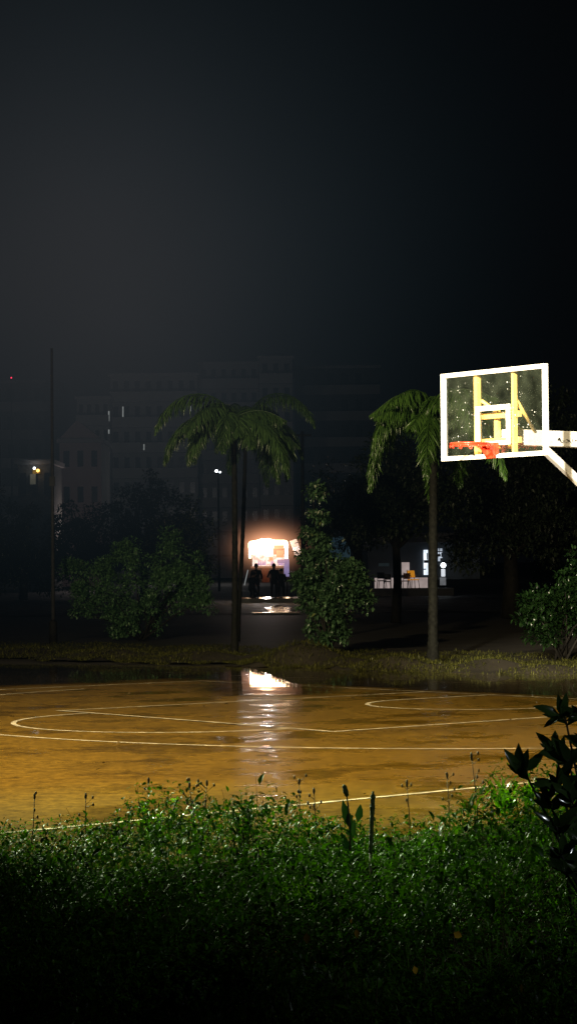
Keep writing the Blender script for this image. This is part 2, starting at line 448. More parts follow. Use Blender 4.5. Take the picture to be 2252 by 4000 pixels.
# standing water along the far side: covers the apron and laps irregularly over the court edge
m, nt, out = new_mat('standing_water')
gls = N(nt, 'ShaderNodeBsdfGlossy'); trn = N(nt, 'ShaderNodeBsdfTransparent'); frs = N(nt, 'ShaderNodeFresnel'); frs.inputs['IOR'].default_value = 1.33
tc = N(nt, 'ShaderNodeTexCoord'); wv = N(nt, 'ShaderNodeTexNoise'); wv.inputs['Scale'].default_value = 1.6; wv.inputs['Detail'].default_value = 3
nt.links.new(tc.outputs['Object'], wv.inputs['Vector'])
bp = N(nt, 'ShaderNodeBump'); bp.inputs['Strength'].default_value = 0.25; bp.inputs['Distance'].default_value = 0.003
nt.links.new(wv.outputs['Fac'], bp.inputs['Height']); nt.links.new(bp.outputs['Normal'], gls.inputs['Normal'])
gls.inputs['Roughness'].default_value = 0.015; gls.inputs['Color'].default_value = (0.9, 0.92, 0.95, 1)
def water_mask():
    def math_(op, a, b=None, c=None):
        n_ = N(nt, 'ShaderNodeMath', operation=op)
        for k, v in enumerate((a, b, c)):
            if v is None: continue
            if hasattr(v, 'is_linked'): nt.links.new(v, n_.inputs[k])
            else: n_.inputs[k].default_value = v
        return n_.outputs[0]
    def dot(vec, off):
        d_ = N(nt, 'ShaderNodeVectorMath', operation='DOT_PRODUCT'); nt.links.new(tc.outputs['Object'], d_.inputs[0]); d_.inputs[1].default_value = vec
        return math_('SUBTRACT', d_.outputs['Value'], off)
    nz = N(nt, 'ShaderNodeTexNoise'); nz.inputs['Scale'].default_value = 0.8; nz.inputs['Detail'].default_value = 6; nt.links.new(tc.outputs['Object'], nz.inputs['Vector'])
    nn_ = math_('MULTIPLY_ADD', nz.outputs['Fac'], 2.4, -1.2)
    v_ = dot(tuple(VV), O0.dot(VV)); u_ = dot(tuple(UU), O0.dot(UU))
    far = math_('ADD', math_('SUBTRACT', -7.7, v_), math_('MULTIPLY', nn_, 0.9)); end = math_('ADD', math_('SUBTRACT', 0.35, u_), math_('MULTIPLY', nn_, 0.6))
    q = gnd(1050, 2672); ds = N(nt, 'ShaderNodeVectorMath', operation='DISTANCE'); nt.links.new(tc.outputs['Object'], ds.inputs[0]); ds.inputs[1].default_value = (q.x, q.y, 0)
    sc_ = N(nt, 'ShaderNodeVectorMath', operation='MULTIPLY'); sc_.inputs[1].default_value = (1.5, 0.5, 0); nt.links.new(tc.outputs['Object'], sc_.inputs[0])
    nt.links.new(sc_.outputs[0], ds.inputs[0]); ds.inputs[1].default_value = (q.x * 1.5, q.y * 0.5, 0)
    pool = math_('ADD', math_('SUBTRACT', 1.75, ds.outputs['Value']), math_('MULTIPLY', nn_, 0.5))
    mm = math_('MAXIMUM', math_('MAXIMUM', far, end), pool)
    mr = N(nt, 'ShaderNodeMapRange', interpolation_type='SMOOTHSTEP'); mr.inputs['From Min'].default_value = -0.3; mr.inputs['From Max'].default_value = 0.9; nt.links.new(mm, mr.inputs['Value'])
    return math_('MULTIPLY', math_('MULTIPLY', mr.outputs[0], frs.outputs[0]), 0.62)
mx = N(nt, 'ShaderNodeMixShader'); nt.links.new(water_mask(), mx.inputs[0]); nt.links.new(trn.outputs[0], mx.inputs[1]); nt.links.new(gls.outputs[0], mx.inputs[2])
nt.links.new(mx.outputs[0], out.inputs['Surface']); M['water'] = m
def puddle(pts, z=0.009, tilt=True):
    mb = MB(); mb.poly([Vector((p[0], p[1], z)) for p in pts]); bm = bmesh.new(); me_ = bpy.data.meshes.new('puddle')
    me_.from_pydata(mb.v, [], mb.f); bm.from_mesh(me_); bpy.data.meshes.remove(me_)
    for k in range(int(min(p[1] for p in pts)), int(max(p[1] for p in pts)) + 2):
        bmesh.ops.bisect_plane(bm, geom=bm.verts[:] + bm.edges[:] + bm.faces[:], plane_co=(0, k, 0), plane_no=(0, 1, 0))
    me_ = bpy.data.meshes.new('puddle')
    for v in bm.verts: v.co.z = z + (tz(v.co.y) if tilt else 0)
    bm.to_mesh(me_); bm.free(); me_.materials.append(M['water']); o = bpy.data.objects.new('puddle', me_); C.objects.link(o); struct(o); return o
m2 = m.copy(); m2.name = 'small_puddle_water'; M['water2'] = m2     # small puddles: no mask
n2 = m2.node_tree; mxn = next(n for n in n2.nodes if n.type == 'MIX_SHADER'); frn = next(n for n in n2.nodes if n.type == 'FRESNEL'); n2.links.new(frn.outputs[0], mxn.inputs[0])
bpn = next(n for n in n2.nodes if n.type == 'BUMP'); bpn.inputs['Strength'].default_value = 1.0; bpn.inputs['Distance'].default_value = 0.022
next(n for n in n2.nodes if n.type == 'TEX_NOISE' and abs(n.inputs['Scale'].default_value - 1.6) < 1e-3).inputs['Scale'].default_value = 3.5
near_w = [ct(30, -6.0)] + [ct(u, -6.0) for u in (20, 15, 10, 7)] + [ct(5, -5.2), ct(4, -4.2), ct(3.0, -3.6), ct(2.0, -3.4), ct(1.3, -2.0), ct(1.2, 0), ct(1.2, 3), ct(1.2, 8)]
far_w = [ct(-5.5, 8)] + [gnd(a, b) for a, b in [(2600, 2632), (2252, 2620), (1600, 2600), (1000, 2580), (300, 2565), (-900, 2552), (-3500, 2560)]]
puddle(near_w + far_w, 0.008)
def small_puddle(px, py, rx, ry, k):
    r_ = random.Random(k); pts = []
    for i in range(40):
        t = 2 * PI * i / 40; f = 1 + 0.3 * math.sin(3 * t + k) + 0.22 * math.sin(7 * t + 2 * k) + r_.uniform(-.12, .12)
        pts.append(gnd(px + rx * f * math.cos(t), py - ry * f * math.sin(t)))
    o = puddle(pts, 0.0105 + 0.0004 * (k % 3)); o.data.materials[0] = M['water2']
for k, a_ in enumerate([(1045, 2792, 34, 3), (1062, 2838, 40, 3), (1035, 2862, 30, 2.5), (1040, 2922, 26, 5), (1048, 2955, 38, 6), (1038, 2990, 18, 3), (1036, 3022, 16, 3), (1046, 3060, 20, 4), (1042, 2890, 22, 4), (1050, 2818, 24, 3), (1042, 2770, 26, 3), (1052, 3118, 34, 5), (1038, 2752, 20, 3)]):
    small_puddle(*a_, k)

# road far behind, with two wet kerbs that catch the stall light
Y1, Y2 = 79.0, 101.0
rd = MB(); rd.poly([(-60, Y1, GZ), (40, Y1, GZ), (40, 170, GZ), (-60, 170, GZ)])
struct(rd.build('road', M['asphalt']))
k1 = MB(); a_, b_ = at(985, 2397, Y1), at(1172, 2398, Y1); vs = []
for x in (a_.x, b_.x): vs += [(x, Y1 - 0.3, GZ), (x, Y1 - 0.3, GZ + 0.05), (x, Y1, GZ + 0.066), (x, Y1, GZ)]
k1.add(vs, [(0, 1, 2, 3), (7, 6, 5, 4), (0, 4, 5, 1), (1, 5, 6, 2), (2, 6, 7, 3)]); struct(k1.build('kerb', M['wet_coping']))
r_ = random.Random(3); pp = []
for i in range(44):
    t = 2 * PI * i / 44; f = 1 + r_.uniform(-.12, .12) + .1 * math.sin(5 * t); pp.append(gnd(1090 + 52 * f * math.cos(t), 2380 - 15 * f * math.sin(t), GZ))
puddle(pp, GZ + 0.006, False).data.materials[0] = M['water2']

# ------------------------------------------------------------------ grass verge along the far edge (mounds)
def edge_pts(n, spread_lo, spread_hi):
    t = rng.random(n)
    px = -500 + t * 3300
    far = rng.random(n) ** 0.8
    return px, far
n = 52000
px = -700 + rng.random(n) * 3700
# visible near edge of the grass in the photo, as a function of the photo column
ex = np.array([-700, 0, 300, 700, 1000, 1230, 1400, 1600, 1900, 2252, 3000]); ey = np.array([2560, 2565, 2580, 2590, 2600, 2612, 2622, 2632, 2640, 2655, 2690])
near = np.interp(px, ex, ey) + 5 * np.sin(px * 0.013) + 4 * np.sin(px * 0.041 + 1)
P0 = np.array([tuple(gnd(a, b, -0.115)) for a, b in zip(px, near)])
depth = P0[:, 1] + rng.random(n) ** 1.6 * 9.0
X = P0[:, 0] * depth / P0[:, 1]
def mound(x, y):
    h = np.zeros_like(x)
    for (mx, my, r, hh) in MOUNDS:
        h = np.maximum(h, hh * np.exp(-(((x - mx) / r) ** 2 + ((y - my) / (r * 0.9)) ** 2)))
    return h
MOUNDS = []
for (mpx, mpy, r, hh) in [(1190, 2600, 0.75, 0.26), (1560, 2622, 0.62, 0.17), (1720, 2628, 0.5, 0.10), (1930, 2630, 0.7, 0.16), (2150, 2640, 0.8, 0.12),
                          (1010, 2585, 0.5, 0.10), (780, 2582, 0.8, 0.13), (420, 2572, 0.9, 0.12), (100, 2560, 0.9, 0.10), (1380, 2610, 0.55, 0.12)]:
    q = gnd(mpx, mpy, -0.12); MOUNDS.append((q.x, q.y + 0.7, r, hh * 1.45))
Zm = mound(X, depth) - 0.145 + 0.02 * np.clip(depth - 36, 0, 1)
P = np.stack([X, depth, Zm], 1)
def vb(x, y, s_, p_): return 0.5 + 0.25 * (np.sin(x * s_ + p_) * np.cos(y * s_ * 0.8 + p_) + np.sin(x * s_ * 0.43 - y * s_ * 0.61 + 2 * p_))
cl_ = 0.6 * vb(X, depth, 2.3, 0.3) + 0.4 * vb(X, depth, 6.1, 1.7); kp = rng.random(n) < np.clip((cl_ - 0.2) * 3.2, 0.12, 1)
P, Zm, cl_ = P[kp], Zm[kp], cl_[kp]; n = len(P)
D = np.stack([rng.normal(0, 0.55, n), rng.normal(0, 0.55, n), np.ones(n)], 1)
V, T = blades(P, D, rng.uniform(0.04, 0.12, n) * (0.5 + 1.2 * cl_) * (1 + 1.5 * (Zm + 0.14)), rng.uniform(0.006, 0.014, n), 0.5, 3)
o = np_mesh('grass', V, T, M['turf']); tag(o, 'low yellowish wet grass verge mounded along the far edge of the court', 'grass', kind='stuff')
# earth of the mounds
gx, gy = np.meshgrid(np.linspace(-9, 9, 120), np.linspace(30, 50, 110)); h = mound(gx.ravel(), gy.ravel()) - 0.15
V = np.stack([gx.ravel(), gy.ravel(), h], 1); w = 120
idx = np.arange(w * 109).reshape(109, w)[:, :-1].ravel()
keep = h.reshape(110, w)[:-1, :-1].ravel() > -0.14
T = np.stack([idx, idx + 1, idx + w + 1, idx + w], 1)[keep]
struct(np_mesh('terrain', V, T, M['soil'], smooth=True))

n = 130
uu_ = rng.uniform(0.6, 17, n); vv_ = rng.uniform(-7, 8.6, n); PP = np.array([tuple(ct(a, b, 0.006) + Vector((0, 0, tz(ct(a, b).y)))) for a, b in zip(uu_, vv_)])
Vl, Tl = leaves(PP, np.stack([rng.normal(0, 1, n), rng.normal(0, 1, n), rng.uniform(0.0, 0.25, n)], 1), rng.uniform(0.03, 0.08, n), rng.uniform(0.015, 0.035, n), 0.25, 0.05)
M['litter'] = leaf_mat('dead_leaf', (0.02, 0.014, 0.006), (0.10, 0.07, 0.03), 0.3, 0.1)
o = np_mesh('litter', Vl, Tl, M['litter']); tag(o, 'small dead leaves scattered over the wet court', 'leaf litter', kind='stuff')

# ------------------------------------------------------------------ basketball hoop
hoop = empty('basketball_hoop', ct(-1.6, 0, 0), 'white framed glass basketball backboard with red rim on a long white arm', 'basketball hoop')
BU = 1.2; ax = (UU, VV, ZZ)
def bb(u0, u1, v0, v1, z0, z1, mb=None):
    mb = mb or MB()
    return mb.box(ct((u0 + u1) / 2, (v0 + v1) / 2, (z0 + z1) / 2), (abs(u1 - u0), abs(v1 - v0), abs(z1 - z0)), ax)
fw = 0.053; z0, z1 = 2.885, 3.955
fr_ = MB()
bb(BU - 0.035, BU + 0.012, -0.9, 0.9, z1 - fw, z1, fr_); bb(BU - 0.035, BU + 0.012, -0.9, 0.9, z0, z0 + fw, fr_)
bb(BU - 0.035, BU + 0.012, -0.9, -0.9 + fw, z0 + fw, z1 - fw, fr_); bb(BU - 0.035, BU + 0.012, 0.9 - fw, 0.9, z0 + fw, z1 - fw, fr_)
fr_o = fr_.build('board_frame', M['steel'], hoop)
glass = bb(BU - 0.012, BU, -0.9 + fw, 0.9 - fw, z0 + fw, z1 - fw).build('glass_panel', M['glass'], hoop)
sq = MB(); sw = 0.05; su0, su1 = BU + 0.002, BU + 0.005
bb(su0, su1, -0.30, 0.30, 3.46, 3.46 + sw + 0.01, sq); bb(su0, su1, -0.30, 0.30, 3.04, 3.04 + sw, sq)
bb(su0, su1, -0.30, -0.30 + sw + 0.03, 3.04 + sw, 3.46, sq); bb(su0, su1, 0.30 - sw - 0.02, 0.30, 3.04 + sw, 3.46, sq)
sq.build('target_square', M['steel'], glass)
dr = MB()
for i in range(80):
    v, z = random.uniform(-0.8, 0.8), random.uniform(2.98, 3.86)
    r = random.choice([0.002, 0.0025, 0.003, 0.0035, 0.004, 0.006])
    dr.ball(ct(BU + 0.003, v, z), (r, r, r * random.uniform(1, 1.8)), 6, 4)
d_o = dr.build('raindrop', M['drop'], glass); d_o['kind'] = 'stuff'
# two uprights behind the glass
for v in (-0.335, 0.30):
    bb(BU - 0.10, BU - 0.04, v - (0.030 if v < 0 else 0.019), v + (0.030 if v < 0 else 0.019), z0 + fw + 0.002, z1 - fw - 0.002).build('upright', M['steel_y'], hoop)
mp = MB()     # mounting frame between the uprights and the arm
bb(BU - 0.16, BU - 0.105, -0.37, 0.33, 3.06, 3.13, mp); bb(BU - 0.16, BU - 0.105, -0.37, 0.33, 3.37, 3.44, mp)
bb(BU - 0.215, BU - 0.165, -0.15, -0.09, 3.0, 3.50, mp); bb(BU - 0.215, BU - 0.165, 0.09, 0.15, 3.0, 3.50, mp)
mp.build('mounting_bracket', M['steel_y'], hoop)
# arm: box beam going back from the board, level
ARM_V, ARM_Z0, ARM_Z1 = 0.085, 3.045, 3.24
arm = bb(BU - 0.22, -1.75, -ARM_V, ARM_V, ARM_Z0, ARM_Z1).build('arm', M['steel'], hoop, bevel=0.012)
for v in (-0.30, 0.28):
    MB().tube([ct(BU - 0.10, v, 3.60), ct(BU - 0.62, v * 0.3, ARM_Z1 - 0.02)], 0.022, 8).build('diagonal_brace', M['steel_y'], hoop)
MB().beam(ct(0.33, 0, ARM_Z0 - 0.035), ct(-1.62, 0, 1.74), 0.085, 0.095).build('strut', M['steel'], hoop, bevel=0.01)
po = MB(); po.beam(ct(-1.75, 0, 0.15), ct(-1.75, 0, 3.40), 0.2, 0.2, up=(UU.x, UU.y, 0)); po.build('post', M['steel'], hoop, bevel=0.015)
ba = MB(); bb(-2.9, -1.2, -0.5, 0.5, -0.14, 0.16, ba); ba.build('base', M['steel'], hoop, bevel=0.03)
# rim
rim = MB(); RC = ct(BU + 0.375, 0, 3.05); rim.torus(RC, 0.232, 0.0125, (UU, VV, ZZ), 56, 10)
rim.torus(RC - ZZ * 0.018, 0.226, 0.007, (UU, VV, ZZ), 56, 8)
rim_o = rim.build('rim', M['rim'], hoop)
hk = MB()
for i in range(12):
    t = 2 * PI * (i + 0.5) / 12
    c = RC + (UU * math.cos(t) + VV * math.sin(t)) * 0.236 - ZZ * 0.032
    hk.torus(c, 0.016, 0.006, ((-UU * math.sin(t) + VV * math.cos(t)), ZZ, UU * math.cos(t) + VV * math.sin(t)), 12, 6)
hk.build('net_hook', M['rim'], rim_o)['kind'] = 'stuff'
fl = MB(); bb(BU + 0.014, BU + 0.030, -0.11, 0.11, 2.93, 3.07, fl)
bb(BU + 0.030, BU + 0.16, -0.075, 0.075, 3.035, 3.062, fl)
for s_ in (-1, 1):       # tapering side gussets
    v = 0.075 * s_
    for e in (-0.006, 0.006):
        fl.poly([ct(BU + 0.03, v + e, 3.034), ct(BU + 0.155, v + e, 3.034), ct(BU + 0.03, v + e, 2.88)], flip=(e > 0))
    fl.add([ct(BU + 0.155, v - 0.006, 3.034), ct(BU + 0.155, v + 0.006, 3.034), ct(BU + 0.03, v + 0.006, 2.88), ct(BU + 0.03, v - 0.006, 2.88)], [(0, 1, 2, 3)])
bb(BU + 0.03, BU + 0.045, -0.069, 0.069, 2.885, 3.033, fl)
fl.build('rim_bracket', M['rim'], hoop)
# lettering on the near side of the arm
def on_arm(x, y):      # pixel of the lettering close-up -> point just proud of the arm's side
    p_x, p_y = 2100 + x * 152 / 1450.0, 1650 + y * 210 / 2003.0
    d = ray(p_x, p_y); q = O0 + VV * (ARM_V + 0.004)
    t = (q - CAM).dot(VV) / d.dot(VV)
    return CAM + d * t
lt = MB()
def stroke(pts, ws):
    P_ = [on_arm(*p) for p in pts]; n_ = len(P_); L = []
    for i in range(n_):
        d = (P_[min(i + 1, n_ - 1)] - P_[max(i - 1, 0)]).normalized(); s_ = d.cross(VV).normalized()
        L += [P_[i] - s_ * ws[i] / 2, P_[i] + s_ * ws[i] / 2]
    for i in range(n_ - 1):
        lt.add([L[2 * i], L[2 * i + 1], L[2 * i + 3], L[2 * i + 2]], [(0, 1, 2, 3)])
stroke([(735, 672), (775, 585)], [0.010, 0.018])
stroke([(770, 592), (805, 600), (822, 640), (850, 715), (890, 750), (975, 744)], [0.016, 0.024, 0.022, 0.019, 0.011, 0.002])
stroke([(745, 650), (830, 652)], [0.010, 0.012])
stroke([(908, 645), (912, 690), (935, 700), (960, 690), (992, 655), (992, 700)], [0.006] * 6)
stroke([(1035, 628), (1085, 645), (1135, 668), (1200, 720), (1272, 798)], [0.004, 0.018, 0.014, 0.012, 0.004])
stroke([(1005, 752), (1080, 728), (1150, 692), (1180, 655)], [0.002, 0.005, 0.007, 0.005])
stroke([(1288, 618), (1288, 718)], [0.012, 0.012])
stroke([(1374, 660), (1374, 724)], [0.009, 0.009]); stroke([(1374, 672), (1405, 660), (1440, 668), (1446, 726)], [0.007, 0.008, 0.008, 0.008])
lt.build('lettering', M['ink'], arm)

# ------------------------------------------------------------------ palms
def make_frond(length, droop, nl=66, ll=0.46, lw=0.023):
    """frond in local space growing along +x, arching down; returns rachis tube MB and leaflets"""
    pts = [Vector((0, 0, 0))]; th0, th1 = math.radians(random.uniform(5, 85)), math.radians(-70 - 18 * droop)
    if random.random() < 0.3: th1 = math.radians(random.uniform(-60, -15)); length *= 0.62
    for i in range(14):
        t = (i + 0.5) / 14; th = th0 + (th1 - th0) * min(1.0, t * (0.95 + 0.55 * droop)) ** 0.85
        pts.append(pts[-1] + Vector((math.cos(th), 0, math.sin(th))) * length / 14)
    P_, D_, L_ = [], [], []
    for i in range(nl):
        t = 0.12 + 0.88 * i / (nl - 1); k = t * 14; a = min(13, int(k)); f = k - a
        p = pts[a].lerp(pts[a + 1], f); tg = (pts[a + 1] - pts[a]).normalized()
        for s_ in (-1, 1):
            for q in range(2):
                side = Vector((0, s_, 0)); rot = random.uniform(-0.9, 0.9)
                d = tg * random.uniform(0.45, 0.75) + side * math.cos(rot) * 0.9 + tg.cross(side) * math.sin(rot) * 0.8 * s_ + Vector((0, 0, -0.55))
                P_.append(tuple(p)); D_.append(tuple(d)); L_.append(ll * math.sin(PI * (0.16 + 0.78 * t)) * random.uniform(0.75, 1.1))
    return pts, np.array(P_), np.array(D_), np.array(L_), lw

def palm(name_label, base, top, r0, r1, fronds, group, mt='palm'):
    root = empty('palm_tree', base, name_label, 'palm tree', group)
    base, top = Vector(base), Vector(top); pts, rad = [], []
    bend = Vector((random.uniform(-0.05, 0.05), 0, 0))
    for i in range(70):
        t = i / 69; pts.append(base.lerp(top, t) + bend * math.sin(PI * t)); rad.append((r0 + (r1 - r0) * t) * (1 + 0.10 * (i % 3 == 0)) * (1 + 0.4 * max(0, 0.12 - t) / 0.12))
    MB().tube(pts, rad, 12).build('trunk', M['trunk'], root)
    for (az, el, ln, dp) in fronds:
        rp, P_, D_, L_, lw = make_frond(ln, dp)
        R = Matrix.Rotation(az, 3, 'Z') @ Matrix.Rotation(-el, 3, 'Y')
        Rn = np.array(R)
        Pw = P_ @ Rn.T + np.array(top); Dw = D_ @ Rn.T
        Dw[:, 2] -= 0.3
        V1, T1 = leaves(Pw, Dw, L_, lw, 0.15, 0.25)
        fo = np_mesh('frond', V1, T1, M[mt], root)
        rb = MB().tube([Vector(R @ p) + top for p in rp], [0.016 * (1 - i / 15) + 0.003 for i in range(15)], 5)
        rb.build('stem', M['palm'], fo) if False else None
        # the rachis shares the frond's mesh
        me = fo.data
        vb = np.array([[q for q in p] for p in rb.v]) - np.array(parent_loc(fo))
        nv = len(me.vertices)
        Vall = np.empty(nv * 3, np.float32); me.vertices.foreach_get('co', Vall)
        tri = np.array([[f[0], f[1], f[2]] for f in rb.f if len(f) == 4] + [[f[0], f[2], f[3]] for f in rb.f if len(f) == 4])
        V2 = np.concatenate([Vall.reshape(-1, 3), vb]); T2 = np.concatenate([T1, tri + nv])
        m2 = bpy.data.meshes.new('frond'); m2.vertices.add(len(V2)); m2.vertices.foreach_set('co', V2.astype(np.float32).ravel())
        m2.loops.add(T2.size); m2.loops.foreach_set('vertex_index', T2.astype(np.int32).ravel())
        m2.polygons.add(len(T2)); m2.polygons.foreach_set('loop_start', np.arange(0, T2.size, 3, dtype=np.int32))
        m2.materials.append(M[mt]); m2.update(calc_edges=True)
        fo.data = m2; bpy.data.meshes.remove(me)
    return root

def frond_set(k, l0, l1, d0, d1, seed):
    rnd = random.Random(seed); out = []
    for i in range(k):
        out.append((2 * PI * (i + rnd.uniform(-0.25, 0.25)) / k + seed, rnd.uniform(-0.08, 0.12), rnd.uniform(l0, l1), rnd.uniform(d0, d1)))
    return out
b = far_gnd(1690, 2600)
palm('palm tree on the right, its crown partly behind the glass backboard', b, at(1694, 1615, b.y), 0.085, 0.062, frond_set(24, 1.35, 2.5, 0.05, 1.0, 1.6), 'palms along the far edge of the court', 'palm_b')
b = far_gnd(915, 2560)
palm('palm tree with bright green lit crown rising left of the food stall', b, at(912, 1640, b.y), 0.062, 0.048, frond_set(20, 1.5, 2.3, 0.0, 0.9, 2.3), 'palms along the far edge of the court')
b = far_gnd(926, 2505)
palm('darker hazy palm tree whose crown hangs right over the food stall', b, at(960, 1650, b.y), 0.05, 0.042, frond_set(20, 1.7, 2.7, 0.0, 0.9, 4.1), 'palms along the far edge of the court')

# ------------------------------------------------------------------ shrubs and trees
def clumped(centers, radii, per, leaf, wd, spread=0.8):
    P_, D_ = [], []
    for c, r in zip(centers, radii):
        d = unit(rng.normal(0, 1, (per, 3))); rad = r * rng.random(per) ** (1 / 2.2)
        P_.append(np.array(c) + d * rad[:, None] * np.array([1, 1, 0.8])); D_.append(d * spread + rng.normal(0, 0.5, (per, 3)) + np.array([0, 0, 0.15]))
    P_ = np.concatenate(P_); D_ = np.concatenate(D_); n_ = len(P_)
    return leaves(P_, D_, leaf * rng.uniform(0.6, 1.2, n_), wd * rng.uniform(0.7, 1.2, n_), 0.2, 0.25)

def shrub(label, name, base, blobs, per, leaf, wd, m, clump_r, stems, cat, group=None, nclump=30):
    """blobs: (centre, (rx, ry, rz), share)"""
    root = empty(name, base, label, cat, group)
    cs, rs = [], []
    for (c, r, k) in blobs:
        for i in range(k):
            d = rng.normal(0, 1, 3); d /= np.linalg.norm(d); q = rng.random() ** 0.45
            cs.append(np.array(c) + d * q * np.array(r)); rs.append(clump_r * rng.uniform(0.6, 1.3))
    V_, T_ = clumped(cs, rs, per, leaf, wd)
    V_[:, 2] = np.maximum(V_[:, 2], GZ + 0.02)
    np_mesh('crown', V_, T_, m, root)
    tb = MB(); bse = Vector(base)
    order = sorted(range(len(cs)), key=lambda i: rng.random())[:stems]
    for j, i in enumerate(order):
        e = Vector(cs[i]); s0 = bse + Vector((random.uniform(-0.12, 0.12), random.uniform(-0.1, 0.1), 0)) * (1 if stems > 3 else 0.3)
        m_ = s0.lerp(e, 0.5) + Vector((random.uniform(-0.1, 0.1), random.uniform(-0.1, 0.1), 0.12))
        tb.tube([s0, s0.lerp(m_, 0.5), m_, e], [0.028, 0.022, 0.016, 0.006], 6)
    tb.build('stem', M['bark'], root)
    return root

def blob(px, py, D, rx, rz, k, ry=None):
    s_ = D / F_PX
    return (tuple(at(px, py, D)), (rx * s_, (ry or rx) * s_, rz * s_), k)

b = far_gnd(560, 2500); D0 = b.y
shrub('wide leafy bush standing left of the palms, in front of the dark trees', 'bush', b,
      [blob(560, 2290, D0, 200, 150, 46), blob(380, 2260, D0, 100, 90, 20), blob(710, 2260, D0, 105, 130, 26), blob(500, 2420, D0, 150, 70, 22),
       blob(330, 2350, D0, 60, 80, 10), blob(660, 2130, D0, 60, 60, 8), blob(470, 2140, D0, 60, 40, 8), blob(780, 2330, D0, 50, 80, 9), blob(290, 2215, D0, 40, 25, 4)],
      120, 0.085, 0.036, M['bush_l'], 0.22, 16, 'bush')
b = far_gnd(1290, 2555); D0 = b.y
shrub('tall narrow-topped bush with pale top leaves, right of the food stall', 'young_tree', b,
      [blob(1240, 1922, D0, 30, 26, 7, 40), blob(1247, 2018, D0, 34, 14, 5, 40), blob(1203, 2092, D0, 34, 14, 5), blob(1250, 2120, D0, 30, 24, 5), blob(1225, 2175, D0, 70, 40, 13), blob(1285, 2275, D0, 125, 75, 32),
       blob(1350, 2230, D0, 70, 55, 10), blob(1285, 2370, D0, 120, 80, 34), blob(1395, 2330, D0, 55, 70, 9), blob(1280, 2465, D0, 85, 50, 13), blob(1180, 2240, D0, 30, 60, 5), blob(1425, 2260, D0, 30, 30, 3)],
      64, 0.105, 0.055, M['bush_c'], 0.155, 14, 'tree')
yt = bpy.data.objects['young_tree']; Pp, Pd = [], []
for (px_, py_) in [(1232, 1893), (1240, 1899), (1262, 1924), (1268, 1930), (1222, 1948), (1203, 2002), (1212, 2006), (1243, 1998), (1252, 2000), (1190, 2084), (1196, 2090), (1272, 2188), (1345, 2105), (1238, 2210)]:
    q_ = at(px_, py_, D0 - 0.35)
    for k in range(3): Pp.append(tuple(q_ + Vector((random.uniform(-.03, .03), 0, random.uniform(-.02, .02))))); Pd.append((random.uniform(-1, 1), -0.5, random.uniform(-.6, .5)))
Vp, Tp = leaves(np.array(Pp), np.array(Pd), np.full(len(Pp), 0.075), 0.04, 0.2, 0.2)
np_mesh('pale_leaf', Vp, Tp, leaf_mat('pale_leaf', (0.22, 0.26, 0.18), (0.5, 0.56, 0.42), 0.3, 0.3), yt)['kind'] = 'stuff'
b = far_gnd(2190, 2580); D0 = b.y
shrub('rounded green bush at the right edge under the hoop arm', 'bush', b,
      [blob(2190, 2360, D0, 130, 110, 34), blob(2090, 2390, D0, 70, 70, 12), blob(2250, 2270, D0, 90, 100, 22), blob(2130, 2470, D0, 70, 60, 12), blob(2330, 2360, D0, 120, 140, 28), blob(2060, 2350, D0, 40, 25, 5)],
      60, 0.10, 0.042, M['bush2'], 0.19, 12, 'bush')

def big_tree(label, name, base, trunk_top, r, blobs, per, leaf, clump_r, group, m='far_leaf'):
    root = empty(name, base, label, 'tree', group)
    cs, rs = [], []
    for (c, rr_, k) in blobs:
        for i in range(k):
            d = rng.normal(0, 1, 3); d /= np.linalg.norm(d); q = rng.random() ** 0.4
            cs.append(np.array(c) + d * q * np.array(rr_)); rs.append(clump_r * rng.uniform(0.6, 1.3))
    V_, T_ = clumped(cs, rs, per, leaf, leaf * 0.45)
    np_mesh('crown', V_, T_, M[m], root)
    tb = MB(); b_ = Vector(base); t_ = Vector(trunk_top)
    tb.tube([b_, b_.lerp(t_, 0.5) + Vector((0.05, 0, 0)), t_], [r * 1.25, r, r * 0.8], 10)
    for i in range(0, len(cs), max(1, len(cs) // 10)):
        e = Vector(cs[i]); tb.tube([t_ - Vector((0, 0, 0.2)), t_.lerp(e, 0.5) + Vector((0, 0, 0.3)), e], [r * 0.55, r * 0.3, 0.02], 6)
    tb.build('trunk', M['bark'], root)
    return root

GT = 'dark trees beyond the road'
D0 = 66
b = far_gnd(1545, 2417); b = Vector((b.x * D0 / b.y, D0, GZ))
big_tree('dark tree whose trunk stands left of the orange chair', 'tree', b, at(1545, 2120, D0), 0.13,
         [blob(1560, 1960, D0, 190, 130, 40), blob(1430, 2010, D0, 100, 110, 20), blob(1730, 1900, D0, 160, 150, 34), blob(1500, 1800, D0, 120, 110, 18)], 90, 0.16, 0.5, GT)
D0 = 70
b = Vector((at(1990, 2300, D0).x, D0, GZ))
big_tree('broad black tree right of the lit house', 'tree', b, at(1990, 2150, D0), 0.25,
         [blob(1950, 1900, D0, 220, 220, 60), blob(2120, 1750, D0, 200, 220, 50), blob(1860, 2130, D0, 90, 90, 12), blob(2130, 2080, D0, 160, 130, 30)], 90, 0.18, 0.55, GT)
D0 = 84
b = Vector((at(2330, 2300, D0).x, D0, GZ))
big_tree('black tree reaching the right edge above the small bush', 'tree', b, at(2330, 2080, D0), 0.25,
         [blob(2300, 1850, D0, 260, 260, 60), blob(2230, 2150, D0, 160, 130, 30)], 90, 0.2, 0.6, GT)
D0 = 92
b = Vector((at(1395, 2300, D0).x, D0, GZ))
big_tree('dark tree rising behind the tall narrow bush', 'tree', b, at(1395, 2150, D0), 0.22,
         [blob(1380, 1960, D0, 150, 180, 40), blob(1290, 2060, D0, 100, 100, 20)], 80, 0.2, 0.6, GT)
GL = 'dark trees on the left beyond the road'
